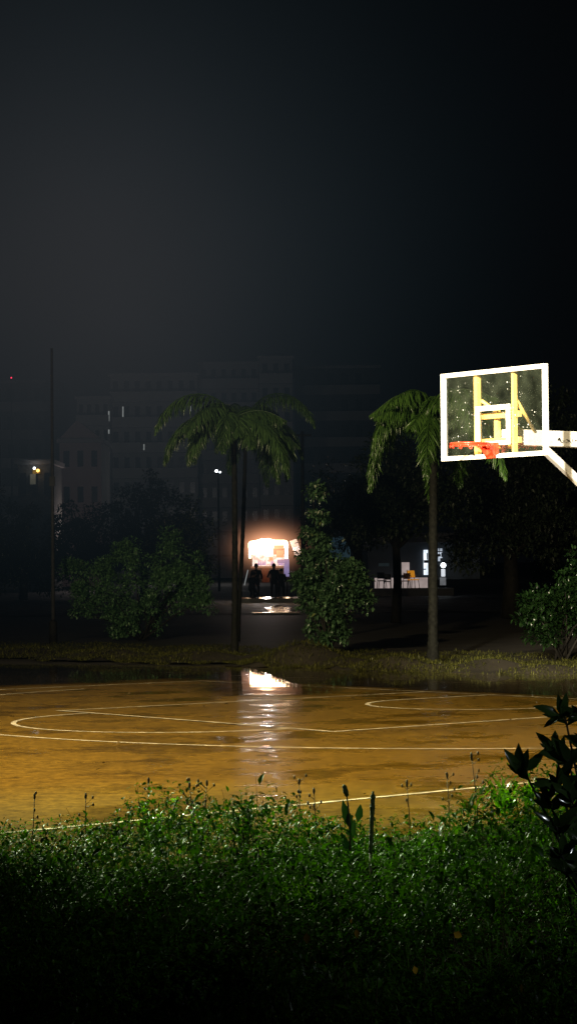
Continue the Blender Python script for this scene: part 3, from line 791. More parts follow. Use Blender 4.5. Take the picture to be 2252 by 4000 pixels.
for (cx, cy, rx, rz, D0, lab) in [
        (560, 2020, 150, 170, 118, 'dark hazy tree behind the wide bush, left of the palms'),
        (700, 2080, 130, 130, 112, 'dark hazy tree close behind the left palm trunk'),
        (330, 2090, 160, 130, 122, 'dark hazy tree below the pinkish house'),
        (90, 2100, 170, 150, 116, 'dark hazy tree under the orange porch light'),
        (-120, 2050, 160, 180, 112, 'dark hazy tree beyond the left edge')]:
    b = Vector((at(cx, 2250, D0).x, D0, GZ))
    big_tree(lab, 'tree', b, at(cx, cy + rz * 0.9, D0), 0.2, [blob(cx, cy, D0, rx, rz, 44), blob(cx - rx * 0.4, cy + rz * 0.7, D0, rx * 0.8, rz * 0.6, 22), blob(cx + rx * 0.4, cy + rz * 0.9, D0, rx * 0.7, rz * 0.6, 18)], 80, 0.24, 0.6, GL)

# ------------------------------------------------------------------ poles
b = far_gnd(208, 2515); D0 = b.y
root = empty('utility_pole', b, 'tall slim grey pole at the left edge with a small box on its shaft', 'utility pole')
MB().tube([b, at(202, 1360, D0)], [0.045, 0.028], 12).build('shaft', M['pole'], root)
MB().tube([b, b + Vector((0, 0, 0.5)), b + Vector((0, 0, 0.55))], [0.10, 0.09, 0.046], 12).build('base', M['bark'], root)
bx_ = MB(); q = at(204, 1880, D0); bx_.box(q, (0.12, 0.1, 0.22)); bx_.build('junction_box', M['pole'], root)
D0 = 88; q = at(1182, 2250, D0)
root = empty('utility_pole', (q.x, D0, GZ), 'thin grey pole rising behind the dark leaning palm', 'utility pole')
MB().tube([(q.x, D0, GZ), at(1180, 1685, D0)], [0.09, 0.06], 10).build('shaft', M['pole'], root)
cb = MB(); t_ = at(1180, 1700, D0); cb.box(t_, (0.7, 0.08, 0.08)); cb.build('crossarm', M['pole'], root)

# ------------------------------------------------------------------ food stall
DS = 106.0; sx = DS / F_PX
def sp_(px, py, dy=0.0): return at(px, py, DS) + Vector((0, dy, 0))
base = sp_(1048, 2330); base.z = GZ
st = empty('food_stall', base, 'small food stall glowing white and orange under its lit fascia', 'food stall')
def panel(px0, py0, px1, py1, dy, th, mb=None):
    mb = mb or MB(); a_ = sp_(px0, py0); b_ = sp_(px1, py1)
    return mb.box(((a_.x + b_.x) / 2, DS + dy, (a_.z + b_.z) / 2), (abs(b_.x - a_.x), th, abs(b_.z - a_.z)))
# fascia: rounded bright box with a raised crown, made of an outline
fo = MB(); out_px = [(970, 2140), (970, 2122), (976, 2115), (1000, 2111), (1022, 2104), (1050, 2104), (1075, 2110), (1110, 2110), (1121, 2114), (1125, 2124), (1125, 2140)]
fv = [sp_(x, y, -0.10) for x, y in out_px]; bv = [sp_(x, y, 0.9) for x, y in out_px]; nn = len(fv)
fo.add(fv + bv, [tuple(range(nn))] + [tuple(range(2 * nn - 1, nn - 1, -1))] + [(i, i + nn, (i + 1) % nn + nn, (i + 1) % nn) for i in range(nn)])
fo.build('fascia', M['lit_white'], st)
l_ = MB(); panel(971, 2141, 981, 2180, -0.05, 0.12, l_); l_.build('lit_post', M['lit_white'], st)
l_ = MB(); panel(1112, 2141, 1124, 2182, -0.05, 0.12, l_); l_.build('lit_post', M['lit_white'], st)
panel(982, 2141, 1066, 2166, 0.55, 0.05).build('menu_board', M['lit_sign'], st)
panel(1068, 2129, 1110, 2144, -0.14, 0.03).build('price_board', M['lit_orange'], st)
panel(984, 2167, 1111, 2215, 0.75, 0.04).build('back_panel', M['lit_back'], st)
for (x0, x1, y0, y1) in [(1078, 1108, 2150, 2178), (1050, 1066, 2176, 2190)]:
    panel(x0, y0, x1, y1, 0.45, 0.04).build('poster', M['lit_orange'], st)
for i, x in enumerate((1010, 1018, 1026, 1034, 1060, 1066, 1090, 1096, 1102)):
    t_ = sp_(x, 2200, 0.25); bt = MB(); bt.tube([t_ - Vector((0, 0, 0.10)), t_, t_ + Vector((0, 0, 0.08)), t_ + Vector((0, 0, 0.13))], [0.045, 0.045, 0.02, 0.018], 8); bt.build('bottle', M['bottle'], st)
panel(980, 2212, 1126, 2218, 0.1, 0.7).build('counter', M['white_wall'], st)
panel(1022, 2219, 1052, 2275, 0.0, 0.5).build('front_panel', M['brown'], st)
l_ = MB(); panel(1108, 2184, 1129, 2252, -0.30, 0.03, l_); l_.build('side_banner', M['lit_lilac'], st)
panel(1082, 2186, 1108, 2200, -0.05, 0.05).build('display_tray', M['lit_lilac'], st)
for x in (985, 1120):
    l_ = MB(); a_ = sp_(x, 2220, 0.1); l_.beam(a_, (a_.x, a_.y, -0.01), 0.06, 0.06, up=(0, 1, 0)); l_.build('leg', M['black'], st)
for x in (1034, 1046):
    t_ = sp_(x, 2152, -0.02); bl = MB(); bl.ball(t_, 0.07, 10, 6); bl.build('bulb', M['lit_bulb'], st)

# people in front of the stall: one skinned body each
def person(label, loc, facing, pose, m_top, group='people at the food stall'):
    """continuous skinned body; pose: dict of joint offsets in metres, local frame faces +y"""
    root = empty('person', loc, label, 'person', group)
    J = dict(pelvis=(0, 0, .93), belly=(0, 0, 1.08), chest=(0, .01, 1.30), neck=(0, .01, 1.46), headb=(0, .03, 1.55), head=(0, .035, 1.64), top=(0, .03, 1.71),
             ls=(-.18, 0, 1.40), le=(-.25, -.02, 1.13), lw=(-.24, .12, .92), rs=(.18, 0, 1.40), re=(.25, -.02, 1.13), rw=(.24, .12, .92),
             lh=(-.10, 0, .90), lk=(-.11, .03, .49), la=(-.11, -.02, .09), lt=(-.12, .15, .04), rh=(.10, 0, .90), rk=(.11, .03, .49), ra=(.11, -.02, .09), rt=(.12, .15, .04))
    J.update(pose)
    Rd = dict(pelvis=.145, belly=.135, chest=.155, neck=.055, headb=.07, head=.092, top=.06, ls=.07, le=.043, lw=.030, rs=.07, re=.043, rw=.030,
              lh=.095, lk=.058, la=.042, lt=.034, rh=.095, rk=.058, ra=.042, rt=.034)
    names = list(J); vs = [Vector(J[k]) for k in names]; rad = [Rd[k] for k in names]
    E = [('pelvis', 'belly'), ('belly', 'chest'), ('chest', 'neck'), ('neck', 'headb'), ('headb', 'head'), ('head', 'top'), ('chest', 'ls'), ('ls', 'le'), ('le', 'lw'), ('chest', 'rs'), ('rs', 're'), ('re', 'rw'),
         ('pelvis', 'lh'), ('lh', 'lk'), ('lk', 'la'), ('la', 'lt'), ('pelvis', 'rh'), ('rh', 'rk'), ('rk', 'ra'), ('ra', 'rt')]
    ed = [(names.index(a_), names.index(b_)) for a_, b_ in E]
    for side, s_ in (('l', -1), ('r', 1)):        # palm, four fingers and a thumb
        wv = Vector(J[side + 'w']); d = (wv - Vector(J[side + 'e'])).normalized(); ac = Vector((1, 0, 0)); dn = Vector((0, 0, -1))
        pi_ = len(vs); vs.append(wv + d * 0.075); rad.append(.032); ed.append((names.index(side + 'w'), pi_))
        for k, (off, ln) in enumerate([(-.032, .07), (-.011, .082), (.011, .077), (.032, .062)]):
            q0 = len(vs); vs.append(wv + d * 0.105 + ac * off); rad.append(.011); ed.append((pi_, q0))
            vs.append(vs[q0] + d * ln * 0.5 + dn * 0.010); rad.append(.009); ed.append((q0, q0 + 1))
            vs.append(vs[q0 + 1] + d * ln * 0.4 + dn * 0.022); rad.append(.008); ed.append((q0 + 1, q0 + 2))
        q0 = len(vs); vs.append(wv + d * 0.05 - ac * s_ * 0.045); rad.append(.012); ed.append((pi_, q0))
        vs.append(wv + d * 0.095 - ac * s_ * 0.062); rad.append(.009); ed.append((q0, q0 + 1))
    me = bpy.data.meshes.new('body'); me.from_pydata([tuple(v) for v in vs], ed, [])
    o = bpy.data.objects.new('body_src', me); C.objects.link(o)
    md = o.modifiers.new('skin', 'SKIN'); md.use_smooth_shade = True
    for i, sv in enumerate(me.skin_vertices[0].data):
        sv.radius = (rad[i], rad[i]); sv.use_root = (i == 0)
    o.modifiers.new('sub', 'SUBSURF').levels = 1; o.modifiers['sub'].render_levels = 1
    dg = bpy.context.evaluated_depsgraph_get()
    bm_ = bpy.data.meshes.new_from_object(o.evaluated_get(dg)); bpy.data.objects.remove(o)
    bm_.materials.clear(); bm_.materials.append(M['skin']); bm_.materials.append(m_top)
    for p in bm_.polygons:
        c = p.center; hz = J['neck'][2] + 0.02
        hand = min((c - Vector(J['lw'])).length, (c - Vector(J['rw'])).length) < 0.02 or any((c - (Vector(J[s2 + 'w']) + (Vector(J[s2 + 'w']) - Vector(J[s2 + 'e'])).normalized() * 0.1)).length < 0.10 for s2 in 'lr')
        p.material_index = 0 if (c.z > hz or hand) else 1
    bo = bpy.data.objects.new('body', bm_); C.objects.link(bo); bo.parent = root
    hd = Vector(J['head'])
    hr = MB()          # hair cap: back and top of the head
    n_, m_n = 14, 8; vv_, ff_ = [], []
    for i in range(m_n + 1):
        a_ = PI * 0.62 * i / m_n
        for j in range(n_):
            t = 2 * PI * j / n_; lim = 1.0 if math.sin(t) < 0.35 else 0.55
            aa = a_ * lim
            vv_.append(hd + Vector((0.098 * math.sin(aa) * math.cos(t), 0.112 * math.sin(aa) * math.sin(t) - 0.012, 0.02 + 0.112 * math.cos(aa))))
    for i in range(m_n):
        for j in range(n_): ff_.append((i * n_ + j, (i + 1) * n_ + j, (i + 1) * n_ + (j + 1) % n_, i * n_ + (j + 1) % n_))
    hr.add(vv_, ff_); hr.smooth = True
    h_o = hr.build('hair', M['hair'], None); h_o.parent = root
    fc = MB(); fc.ball(hd + Vector((0, 0.098, -0.012)), (0.014, 0.02, 0.022), 8, 6)      # nose, ears, mouth, then eyes
    for s_ in (-1, 1): fc.ball(hd + Vector((0.094 * s_, 0.0, -0.01)), (0.012, 0.022, 0.032), 8, 6)
    fc.ball(hd + Vector((0, 0.088, -0.055)), (0.026, 0.008, 0.007), 8, 6); ns = len(fc.f)
    for s_ in (-1, 1): fc.ball(hd + Vector((0.033 * s_, 0.086, 0.012)), (0.013, 0.008, 0.008), 8, 6)
    bm2 = bmesh.new(); bm2.from_mesh(bm_); vv2 = [bm2.verts.new(v) for v in fc.v]
    for k, f in enumerate(fc.f):
        ids = list(dict.fromkeys(f))
        try:
            nf = bm2.faces.new([vv2[q] for q in ids]); nf.material_index = 0 if k < ns else 2; nf.smooth = True
        except ValueError: pass
    bm2.to_mesh(bm_); bm2.free(); bm_.materials.append(M['hair'])
    root.rotation_euler = (0, 0, facing)
    return root
DP = 103.2
def feet(px, D): return (at(px, 2300, D).x, D, GZ)
person('person in dark jacket standing at the left side of the stall counter', feet(1000, DP), -0.25,
       dict(lw=(-.16, .30, 1.06), rw=(.18, .32, 1.05), le=(-.27, .06, 1.13), re=(.27, .06, 1.13), ls=(-.20, 0, 1.40), rs=(.20, 0, 1.40)), M['cloth_dark'])
person('person in dark shirt standing at the middle of the stall counter', feet(1070, DP - 0.2), 0.2,
       dict(lw=(-.20, .36, 1.14), le=(-.28, .10, 1.14), rw=(.22, .28, 1.0)), M['cloth_grey'])
person('shorter person in dark clothes beside the lilac banner', feet(1098, DP + 0.1), 0.1,
       dict(pelvis=(0, -.02, .80), belly=(0, 0, .94), chest=(0, .05, 1.12), neck=(0, .08, 1.26), headb=(0, .11, 1.34), head=(0, .12, 1.42), top=(0, .12, 1.49), ls=(-.17, .04, 1.21), rs=(.17, .04, 1.21),
            le=(-.23, .06, .96), re=(.23, .06, .96), lw=(-.15, .26, .90), rw=(.15, .26, .90), lh=(-.1, -.02, .77), rh=(.1, -.02, .77), lk=(-.11, .05, .43), rk=(.11, .05, .43)), M['cloth_dark'])
person('person crouching in dark clothes at the left foot of the stall', feet(984, DP - 0.5), -0.5,
       dict(pelvis=(0, -.05, .62), belly=(0, .02, .78), chest=(0, .12, .97), neck=(0, .17, 1.11), headb=(0, .20, 1.19), head=(0, .22, 1.27), top=(0, .22, 1.34), ls=(-.17, .11, 1.06), rs=(.17, .11, 1.06),
            le=(-.25, .20, .82), re=(.25, .20, .82), lw=(-.14, .40, .78), rw=(.14, .40, .78), lh=(-.1, -.04, .60), rh=(.1, -.04, .60), lk=(-.15, .22, .42), rk=(.15, .22, .42)), M['cloth_grey'])

# barrier / ledge in front of the people, its wet top catching the light
def coping(x0, x1, y, zf, depth, rise, z0):
    mb = MB(); vs = []
    for x in (x0, x1): vs += [(x, y, z0), (x, y, zf), (x, y + depth, zf + rise), (x, y + depth, z0)]
    return mb.add(vs, [(0, 1, 2, 3), (7, 6, 5, 4), (0, 4, 5, 1), (1, 5, 6, 2), (2, 6, 7, 3)])
lw_ = MB(); a_ = at(905, 2338, Y2); b_ = at(1172, 2342, Y2)
lw_ = coping(a_.x, b_.x, Y2 - 0.1, a_.z - 0.02, 0.35, 0.065, GZ); o = lw_.build('low_wall', M['wet_coping'], origin=((a_.x + b_.x) / 2, Y2, GZ)); tag(o, 'long low wet wall in front of the people at the stall', 'low wall')
# leaning white stick
s1 = MB(); s1.tube([at(954, 2286, 102.2), at(968, 2226, 102.2)], 0.022, 8); o = s1.build('stick', M['lit_tube'], origin=at(954, 2286, 102.2)); tag(o, 'pale stick leaning outward at the left of the stall', 'stick')  # stick's pale glow put in with the emissive tube material
# tables right of the stall
def table(label, px0, px1, py, D, m_top):
    a_ = at(px0, py, D); b_ = at(px1, py, D); cx = (a_.x + b_.x) / 2
    t = empty('table', (cx, D, GZ), label, 'table', 'tables right of the stall')
    mb = MB(); mb.box((cx, D, a_.z), (b_.x - a_.x, 0.7, 0.035)); mb.build('tabletop', m_top, t)
    for x in (a_.x + 0.06, b_.x - 0.06):
        for y in (D - 0.3, D + 0.3):
            MB().tube([(x, y, GZ), (x, y, a_.z - 0.018)], 0.018, 8).build('leg', M['pole'], t)
    return t
M['wet_top'] = mat('wet_pale_tabletop', (0.75, 0.72, 0.70), 0.12, var=0.1)
table('pale wet table beside the lilac banner of the stall', 1130, 1172, 2235, 103.5, M['wet_top'])
table('pale wet table half hidden behind the tall narrow bush', 1190, 1235, 2247, 102.0, M['wet_top'])

# volumes with scattered light put in as emission: haze, stall lens bloom
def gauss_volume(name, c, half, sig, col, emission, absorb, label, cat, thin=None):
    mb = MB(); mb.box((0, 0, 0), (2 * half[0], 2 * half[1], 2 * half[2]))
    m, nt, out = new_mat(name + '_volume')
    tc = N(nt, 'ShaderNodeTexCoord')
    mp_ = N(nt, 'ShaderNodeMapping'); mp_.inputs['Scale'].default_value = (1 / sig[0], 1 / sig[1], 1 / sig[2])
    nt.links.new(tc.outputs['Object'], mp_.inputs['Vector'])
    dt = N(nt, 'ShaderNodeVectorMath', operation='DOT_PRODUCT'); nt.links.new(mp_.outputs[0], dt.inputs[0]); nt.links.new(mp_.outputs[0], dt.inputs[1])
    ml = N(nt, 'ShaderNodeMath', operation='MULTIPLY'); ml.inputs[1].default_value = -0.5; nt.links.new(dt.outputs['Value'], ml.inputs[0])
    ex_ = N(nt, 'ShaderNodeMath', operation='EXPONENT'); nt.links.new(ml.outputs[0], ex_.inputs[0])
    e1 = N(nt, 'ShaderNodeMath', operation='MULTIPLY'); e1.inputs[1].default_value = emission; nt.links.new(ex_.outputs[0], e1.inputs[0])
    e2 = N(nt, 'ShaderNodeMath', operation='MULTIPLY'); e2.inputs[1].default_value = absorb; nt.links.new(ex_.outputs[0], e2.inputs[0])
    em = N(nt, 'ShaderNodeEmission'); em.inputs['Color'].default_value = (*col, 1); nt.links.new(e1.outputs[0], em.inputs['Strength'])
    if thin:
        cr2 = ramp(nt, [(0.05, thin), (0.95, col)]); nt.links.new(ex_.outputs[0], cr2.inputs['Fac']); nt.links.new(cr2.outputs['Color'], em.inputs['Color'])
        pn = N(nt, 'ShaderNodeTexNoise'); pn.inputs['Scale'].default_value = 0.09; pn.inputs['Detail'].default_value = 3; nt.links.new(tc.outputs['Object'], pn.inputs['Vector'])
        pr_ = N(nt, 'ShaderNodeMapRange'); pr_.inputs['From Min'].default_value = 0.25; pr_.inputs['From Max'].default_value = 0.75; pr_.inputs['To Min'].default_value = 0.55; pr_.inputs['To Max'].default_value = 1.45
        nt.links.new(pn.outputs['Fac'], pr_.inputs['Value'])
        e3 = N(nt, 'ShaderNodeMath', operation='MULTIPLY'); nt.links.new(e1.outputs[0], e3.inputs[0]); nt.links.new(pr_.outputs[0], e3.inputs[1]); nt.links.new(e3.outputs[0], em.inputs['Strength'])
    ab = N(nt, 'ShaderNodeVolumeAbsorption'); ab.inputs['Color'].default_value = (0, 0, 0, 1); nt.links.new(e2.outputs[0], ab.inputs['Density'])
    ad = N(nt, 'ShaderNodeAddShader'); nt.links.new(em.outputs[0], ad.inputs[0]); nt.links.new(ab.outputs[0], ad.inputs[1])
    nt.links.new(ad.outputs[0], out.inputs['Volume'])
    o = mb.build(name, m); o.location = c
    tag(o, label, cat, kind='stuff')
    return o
hz = gauss_volume('haze', (-8.8, 102, 14.5), (52, 76, 56), (8.0, 38, 7.1), (0.96, 0.93, 1.0), 2.1e-4, 0.006, 'grey rain haze with its glow put in as emission, over the far buildings on the left', 'haze', (0.50, 0.86, 1.10))
nh = gauss_volume('haze', (-3.6, 36, 6.4), (13, 17, 15), (3.3, 9.5, 2.7), (0.98, 0.95, 1.0), 6.6e-4, 0.0, 'faint drizzle haze, floodlight put in as emission, in the air over the far half of the court', 'haze', (0.50, 0.86, 1.10))
ms = gauss_volume('bloom_glow', sp_(1048, 2135, -1.0), (3.2, 0.8, 3.0), (0.72, 1.0, 0.46), (1.0, 0.43, 0.22), 1.0, 0.0, 'warm glowing volume added for the lens bloom around the lit food stall', 'bloom_glow')

# ------------------------------------------------------------------ lit house on the right
DH = 118.0
def hp(px, py, dy=0.0): return at(px, py, DH) + Vector((0, dy, 0))
def hpanel(px0, py0, px1, py1, dy, th, mb=None):
    mb = mb or MB(); a_ = hp(px0, py0); b_ = hp(px1, py1)
    return mb.box(((a_.x + b_.x) / 2, DH + dy, (a_.z + b_.z) / 2), (abs(b_.x - a_.x), th, abs(b_.z - a_.z)))
base = hp(1600, 2320); base.z = GZ
hs = empty('house', base, 'low dark house with white plinth and brightly lit doorway behind the right palm', 'house')
hpanel(1440, 2120, 1880, 2262, 1.2, 0.3).build('wall', M['blue_wall'], hs)
hpanel(1430, 2085, 1890, 2118, 0.3, 2.6).build('roof', M['roof'], hs)
pl = MB(); hpanel(1462, 2258, 1669, 2296, 0.0, 0.2, pl); pl.build('plinth', M['glow_wall'], hs)
pl = MB(); hpanel(1717, 2256, 1740, 2286, 0.0, 0.2, pl); pl.build('plinth', mat('grey_plinth', (0.3, 0.3, 0.32), 0.5, emit=(0.3, 0.33, 0.36), estr=0.25), hs)  # second plinth lightened by emission of its own
hpanel(1571, 2197, 1602, 2246, 0.95, 0.06).build('lit_door', M['glow_wall'], hs)
dw = MB(); hpanel(1657, 2148, 1675, 2246, 0.95, 0.06, dw)
dwo = dw.build('doorway', M['lit_pane'], hs)
hpanel(1669, 2160, 1673, 2186, 0.85, 0.04).build('frame', M['dark_glass'], dwo)
hpanel(1658, 2188, 1675, 2199, 0.85, 0.05).build('crossbar', M['dark_glass'], dwo)
hpanel(1657, 2222, 1666, 2226, 0.85, 0.05).build('crossbar', M['dark_glass'], dwo)
wn = hpanel(1714, 2142, 1731, 2192, 0.95, 0.06).build('window', M['lit_pane2'], hs)
gb = MB()
for (x0, y0, x1, y1) in [(1712, 2152, 1731, 2156), (1718, 2142, 1721, 2165), (1712, 2164, 1724, 2174), (1722, 2180, 1731, 2192), (1726, 2158, 1731, 2176)]:
    hpanel(x0, y0, x1, y1, 0.86, 0.05, gb)
gb.build('window_bar', M['dark_glass'], wn)
hpanel(1480, 2200, 1522, 2212, 0.95, 0.06).build('window', M['blue_tarp'], hs)
# round lamp and white cabinet right of the palm trunk
cbx = MB(); hpanel(1719, 2223, 1734, 2252, -0.6, 0.3, cbx)
q = hp(1726, 2252, -0.6); o = cbx.build('cabinet', mat('white_cabinet', (0.8, 0.8, 0.8), 0.4, emit=(0.85, 0.92, 1.0), estr=0.75), bevel=0.02, origin=(q.x, q.y, q.z)); tag(o, 'white cabinet just right of the right palm trunk', 'cabinet')  # cabinet's bright white partly put in as emission
lp = MB(); q = hp(1727, 2208, -0.6); lp.tube([q + Vector((0, -0.06, 0)), q + Vector((0, 0.06, 0))], 0.128, 20); o = lp.build('round_lamp', M['lit_cold'], origin=q); tag(o, 'round white lamp above the white cabinet', 'lamp')
# terrace slab that carries the chairs
ter_z = hp(1600, 2297).z
tr_ = MB(); a_ = hp(1440, 2297); b_ = hp(1760, 2297); tr_.box(((a_.x + b_.x) / 2, DH - 0.9, (ter_z + GZ) / 2), (b_.x - a_.x, 2.2, ter_z - GZ)); o = tr_.build('terrace', M['roof'], origin=((a_.x + b_.x) / 2, DH - 0.9, GZ)); struct(o)
# chairs
def chair(label, px, D, seat_m, frame_m, rot, z, s=1.0):
    q = at(px, 2290, D); t = empty('chair', (q.x, D, z), label, 'chair', 'chairs on the house terrace')
    mb = MB(); mb.box((q.x, D, z + .44 * s), (.44 * s, .44 * s, .05)); mb.build('seat', seat_m, t, bevel=0.01)
    mb = MB(); mb.box((q.x, D + .2 * s, z + .74 * s), (.42 * s, .04, .36 * s), (Vector((1, 0, 0)), Vector((0, .97, -.24)), Vector((0, .24, .97)))); mb.build('backrest', seat_m, t, bevel=0.01)
    for i in (-1, 1):
        for j in (-1, 1):
            MB().tube([(q.x + .24 * s * i, D + .22 * s * j, z), (q.x + .2 * s * i, D + .19 * s * j, z + .42 * s)], 0.018, 6).build('leg', frame_m, t)
        MB().tube([(q.x + .2 * s * i, D + .2 * s, z + .44 * s), (q.x + .2 * s * i, D + .3 * s, z + .95 * s)], 0.018, 6).build('back_post', frame_m, t)
        MB().tube([(q.x + .23 * s * i, D + .2 * s, z + .64 * s), (q.x + .23 * s * i, D - .18 * s, z + .64 * s), (q.x + .23 * s * i, D - .2 * s, z + .44 * s)], 0.016, 6).build('armrest', frame_m, t)
    t.rotation_euler = (0, 0, rot)
    return t
M['orange_glow'] = mat('orange_fabric_glow', (0.85, 0.36, 0.02), 0.6, var=0.12, scale=20, emit=(0.85, 0.34, 0.02), estr=0.45)  # lit copy of the orange fabric, light put in as emission
chair('orange chair with dark frame on the terrace before the white plinth', 1613, DH - 0.6, M['orange_glow'], M['black'], 0.5, ter_z, 1.0)
chair('black chair left of the orange chair', 1584, DH - 0.7, M['brown'], M['black'], -0.3, ter_z, 0.85)
chair('black chair at the left end of the white plinth', 1490, DH - 0.5, M['black'], M['black'], 0.2, ter_z, 0.9)
chair('black chair between the leftmost chair and the dark tree trunk', 1512, DH - 0.7, M['black'], M['black'], -0.2, ter_z, 0.8)
# teal lit bit of house wall, put in as a glowing sheet
q = at(1300, 2140, 98); tp = MB(); n_ = 10; vs = []
for i in range(n_ + 1):
    for j in range(5):
        x = -0.75 + 1.5 * i / n_; zz = 0.45 - 0.9 * j / 4; vs.append(q + Vector((x, 0.06 * math.sin(5 * x + j), zz + 0.28 * x * (1 - j / 4) - 0.05 * math.sin(3 * x))))
tp.add(vs, [(i * 5 + j, (i + 1) * 5 + j, (i + 1) * 5 + j + 1, i * 5 + j + 1) for i in range(n_) for j in range(4)])
o = tp.build('wall_patch', mat('teal_wall_glow', (0.10, 0.20, 0.26), 0.5, var=0.25, scale=3, emit=(0.10, 0.2, 0.27), estr=0.10), origin=q); tag(o, 'glowing blue grey sheet put in for a teal lit wall behind the tall narrow bush', 'wall_patch')
tp2 = MB(); q = at(1155, 2140, 107); tp2.box(q, (0.34, 0.04, 0.8), (Vector((.94, 0, .34)), Vector((0, 1, 0)), Vector((-.34, 0, .94)))); o = tp2.build('pale_panel', mat('glowing_pale_panel', (0.5, 0.5, 0.55), 0.6, emit=(0.4, 0.38, 0.45), estr=0.35), origin=q); o.name = 'banner'; tag(o, 'pale glowing panel put in for a bit of white wall, right of the stall', 'banner')  # emissive panel put in where a bit of white wall shows

# ------------------------------------------------------------------ far buildings
def building(name, label, cat, D, x0, x1, ytop, floors, bays, wall_m, slab=True, yb=2195, skip=0.0, win=(0.46, 0.5), depth=12, roof_bits=()):
    q0 = at(x0, ytop, D); q1 = at(x1, ytop, D); H = q0.z; Wd = q1.x - q0.x; cx = (q0.x + q1.x) / 2
    root = empty(name, (cx, D, GZ), label, cat)
    MB().box((cx, D + depth / 2, H / 2 - 0.015), (Wd, depth, H + 0.03)).build('wall', wall_m, root)
    MB().box((cx, D + depth / 2, H + 0.16), (Wd + 0.4, depth + 0.4, 0.3)).build('roof', M['wall_slab'], root)
    fh = H / floors
    for f in range(floors):
        if slab and f:
            mb = MB(); mb.box((cx, D - 0.6, f * fh), (Wd, 1.2, 0.22)); mb.box((cx, D - 1.16, f * fh + 0.55), (Wd, 0.08, 0.86)); mb.build('balcony', M['wall_slab'], root)
        for k in range(bays):
            if random.random() < skip: continue
            wx = q0.x + Wd * (k + 0.5) / bays; ww = Wd / bays * win[0]
            mb = MB(); mb.box((wx, D - 0.02, f * fh + fh * 0.55), (ww, 0.08, fh * win[1])); mb.build('window', M['dark_glass'], root)
    for (rx0, rx1, ry) in roof_bits:
        a_ = at(rx0, ry, D); b_ = at(rx1, ry, D)
        MB().box(((a_.x + b_.x) / 2, D + 5, (H + 0.32 + a_.z) / 2), (b_.x - a_.x, 5, a_.z - H - 0.32)).build('stair_tower', wall_m, root)
    return root
apt = building('apartment_building', 'hazy grey apartment block behind the pale tube lamps and the left palm', 'apartment building', 240, 430, 770, 1470, 8, 8, M['wall_grey'], roof_bits=((470, 540, 1436), (640, 720, 1452)))
building('apartment_building', 'tallest hazy apartment block behind the two centre palm crowns', 'apartment building', 246, 775, 1010, 1425, 9, 6, M['wall_grey'], roof_bits=((800, 870, 1392),))
building('apartment_building', 'hazy apartment block with a raised roof part above the food stall', 'apartment building', 243, 1012, 1140, 1402, 9, 3, M['wall_grey'], roof_bits=((1040, 1110, 1370),))
building('apartment_building', 'lower hazy apartment wing between the pinkish house and the tall block', 'apartment building', 236, 300, 428, 1560, 7, 4, M['wall_grey'])
for (x, y0, y1, mm) in [(425, 1606, 1645, 'lit_tube'), (425, 1678, 1694, 'lit_tube'), (425, 1756, 1800, 'lit_tube'), (480, 1588, 1628, 'lit_tube'), (743, 1585, 1606, 'lit_tube'), (1095, 1634, 1655, 'lit_tube2'), (562, 1735, 1758, 'lit_tube')]:
    a_ = at(x, y0, 236); b_ = at(x, y1, 236); mb = MB(); mb.tube([a_, b_], 0.07, 8)
    o = mb.build('tube_lamp', M[mm], apt)
building('apartment_building', 'dark hazy block between the apartment block and the right palm', 'apartment building', 255, 1150, 1480, 1440, 8, 6, mat('dark_hazy_render', (0.10, 0.10, 0.11), 0.8), skip=0.2)
building('apartment_building', 'dim low block at the left edge beyond the pole', 'apartment building', 250, -300, 225, 1500, 7, 10, mat('dim_hazy_render', (0.16, 0.17, 0.17), 0.8), skip=0.15)
# pinkish house with a pitched gable
hx = building('house', 'pinkish hazy house with pitched roof right of the slim grey pole', 'house', 170, 232, 395, 1730, 4, 3, M['wall_pink'], slab=False, win=(0.42, 0.44), depth=8)
a_ = at(232, 1730, 170); b_ = at(395, 1730, 170); t_ = at(300, 1640, 170)
gbm = MB(); gbm.add([a_ + Vector((0, -.05, .32)), b_ + Vector((0, -.05, .32)), Vector((t_.x, 169.95, t_.z)), a_ + Vector((0, 8, .32)), b_ + Vector((0, 8, .32)), Vector((t_.x, 178, t_.z))], [(0, 1, 2), (3, 5, 4), (0, 2, 5, 3), (1, 4, 5, 2), (0, 3, 4, 1)])
gbm.build('gable', M['wall_pink'], hx)
# porch-lit house
D0 = 150; q = at(140, 1880, D0)
ph = building('house', 'small house with an orange lit porch at the left edge', 'house', D0, 70, 205, 1815, 3, 3, mat('dim_wall', (0.12, 0.12, 0.11), 0.8), slab=False, depth=6)
mb = MB(); a_ = at(128, 1832, D0); b_ = at(158, 1850, D0); mb.box(((a_.x + b_.x) / 2, D0 - 0.1, (a_.z + b_.z) / 2), (b_.x - a_.x, 0.1, a_.z - b_.z)); mb.build('porch', M['glow_porch'], ph)
mb = MB(); a_ = at(118, 1852, D0); b_ = at(140, 1892, D0); mb.box(((a_.x + b_.x) / 2, D0 - 0.12, (a_.z + b_.z) / 2), (b_.x - a_.x, 0.1, a_.z - b_.z)); mb.build('door', mat('dim_glowing_door', (0.3, 0.3, 0.25), 0.8, emit=(0.3, 0.3, 0.22), estr=0.12), ph)  # dim light on the door put in as emission
MB().ball(at(148, 1838, D0 - 0.5), 0.11, 10, 6).build('lamp', M['lit_amber'], ph)
MB().ball(at(134, 1829, D0 - 0.5), 0.085, 10, 6).build('lamp', M['lit_cold'], ph)
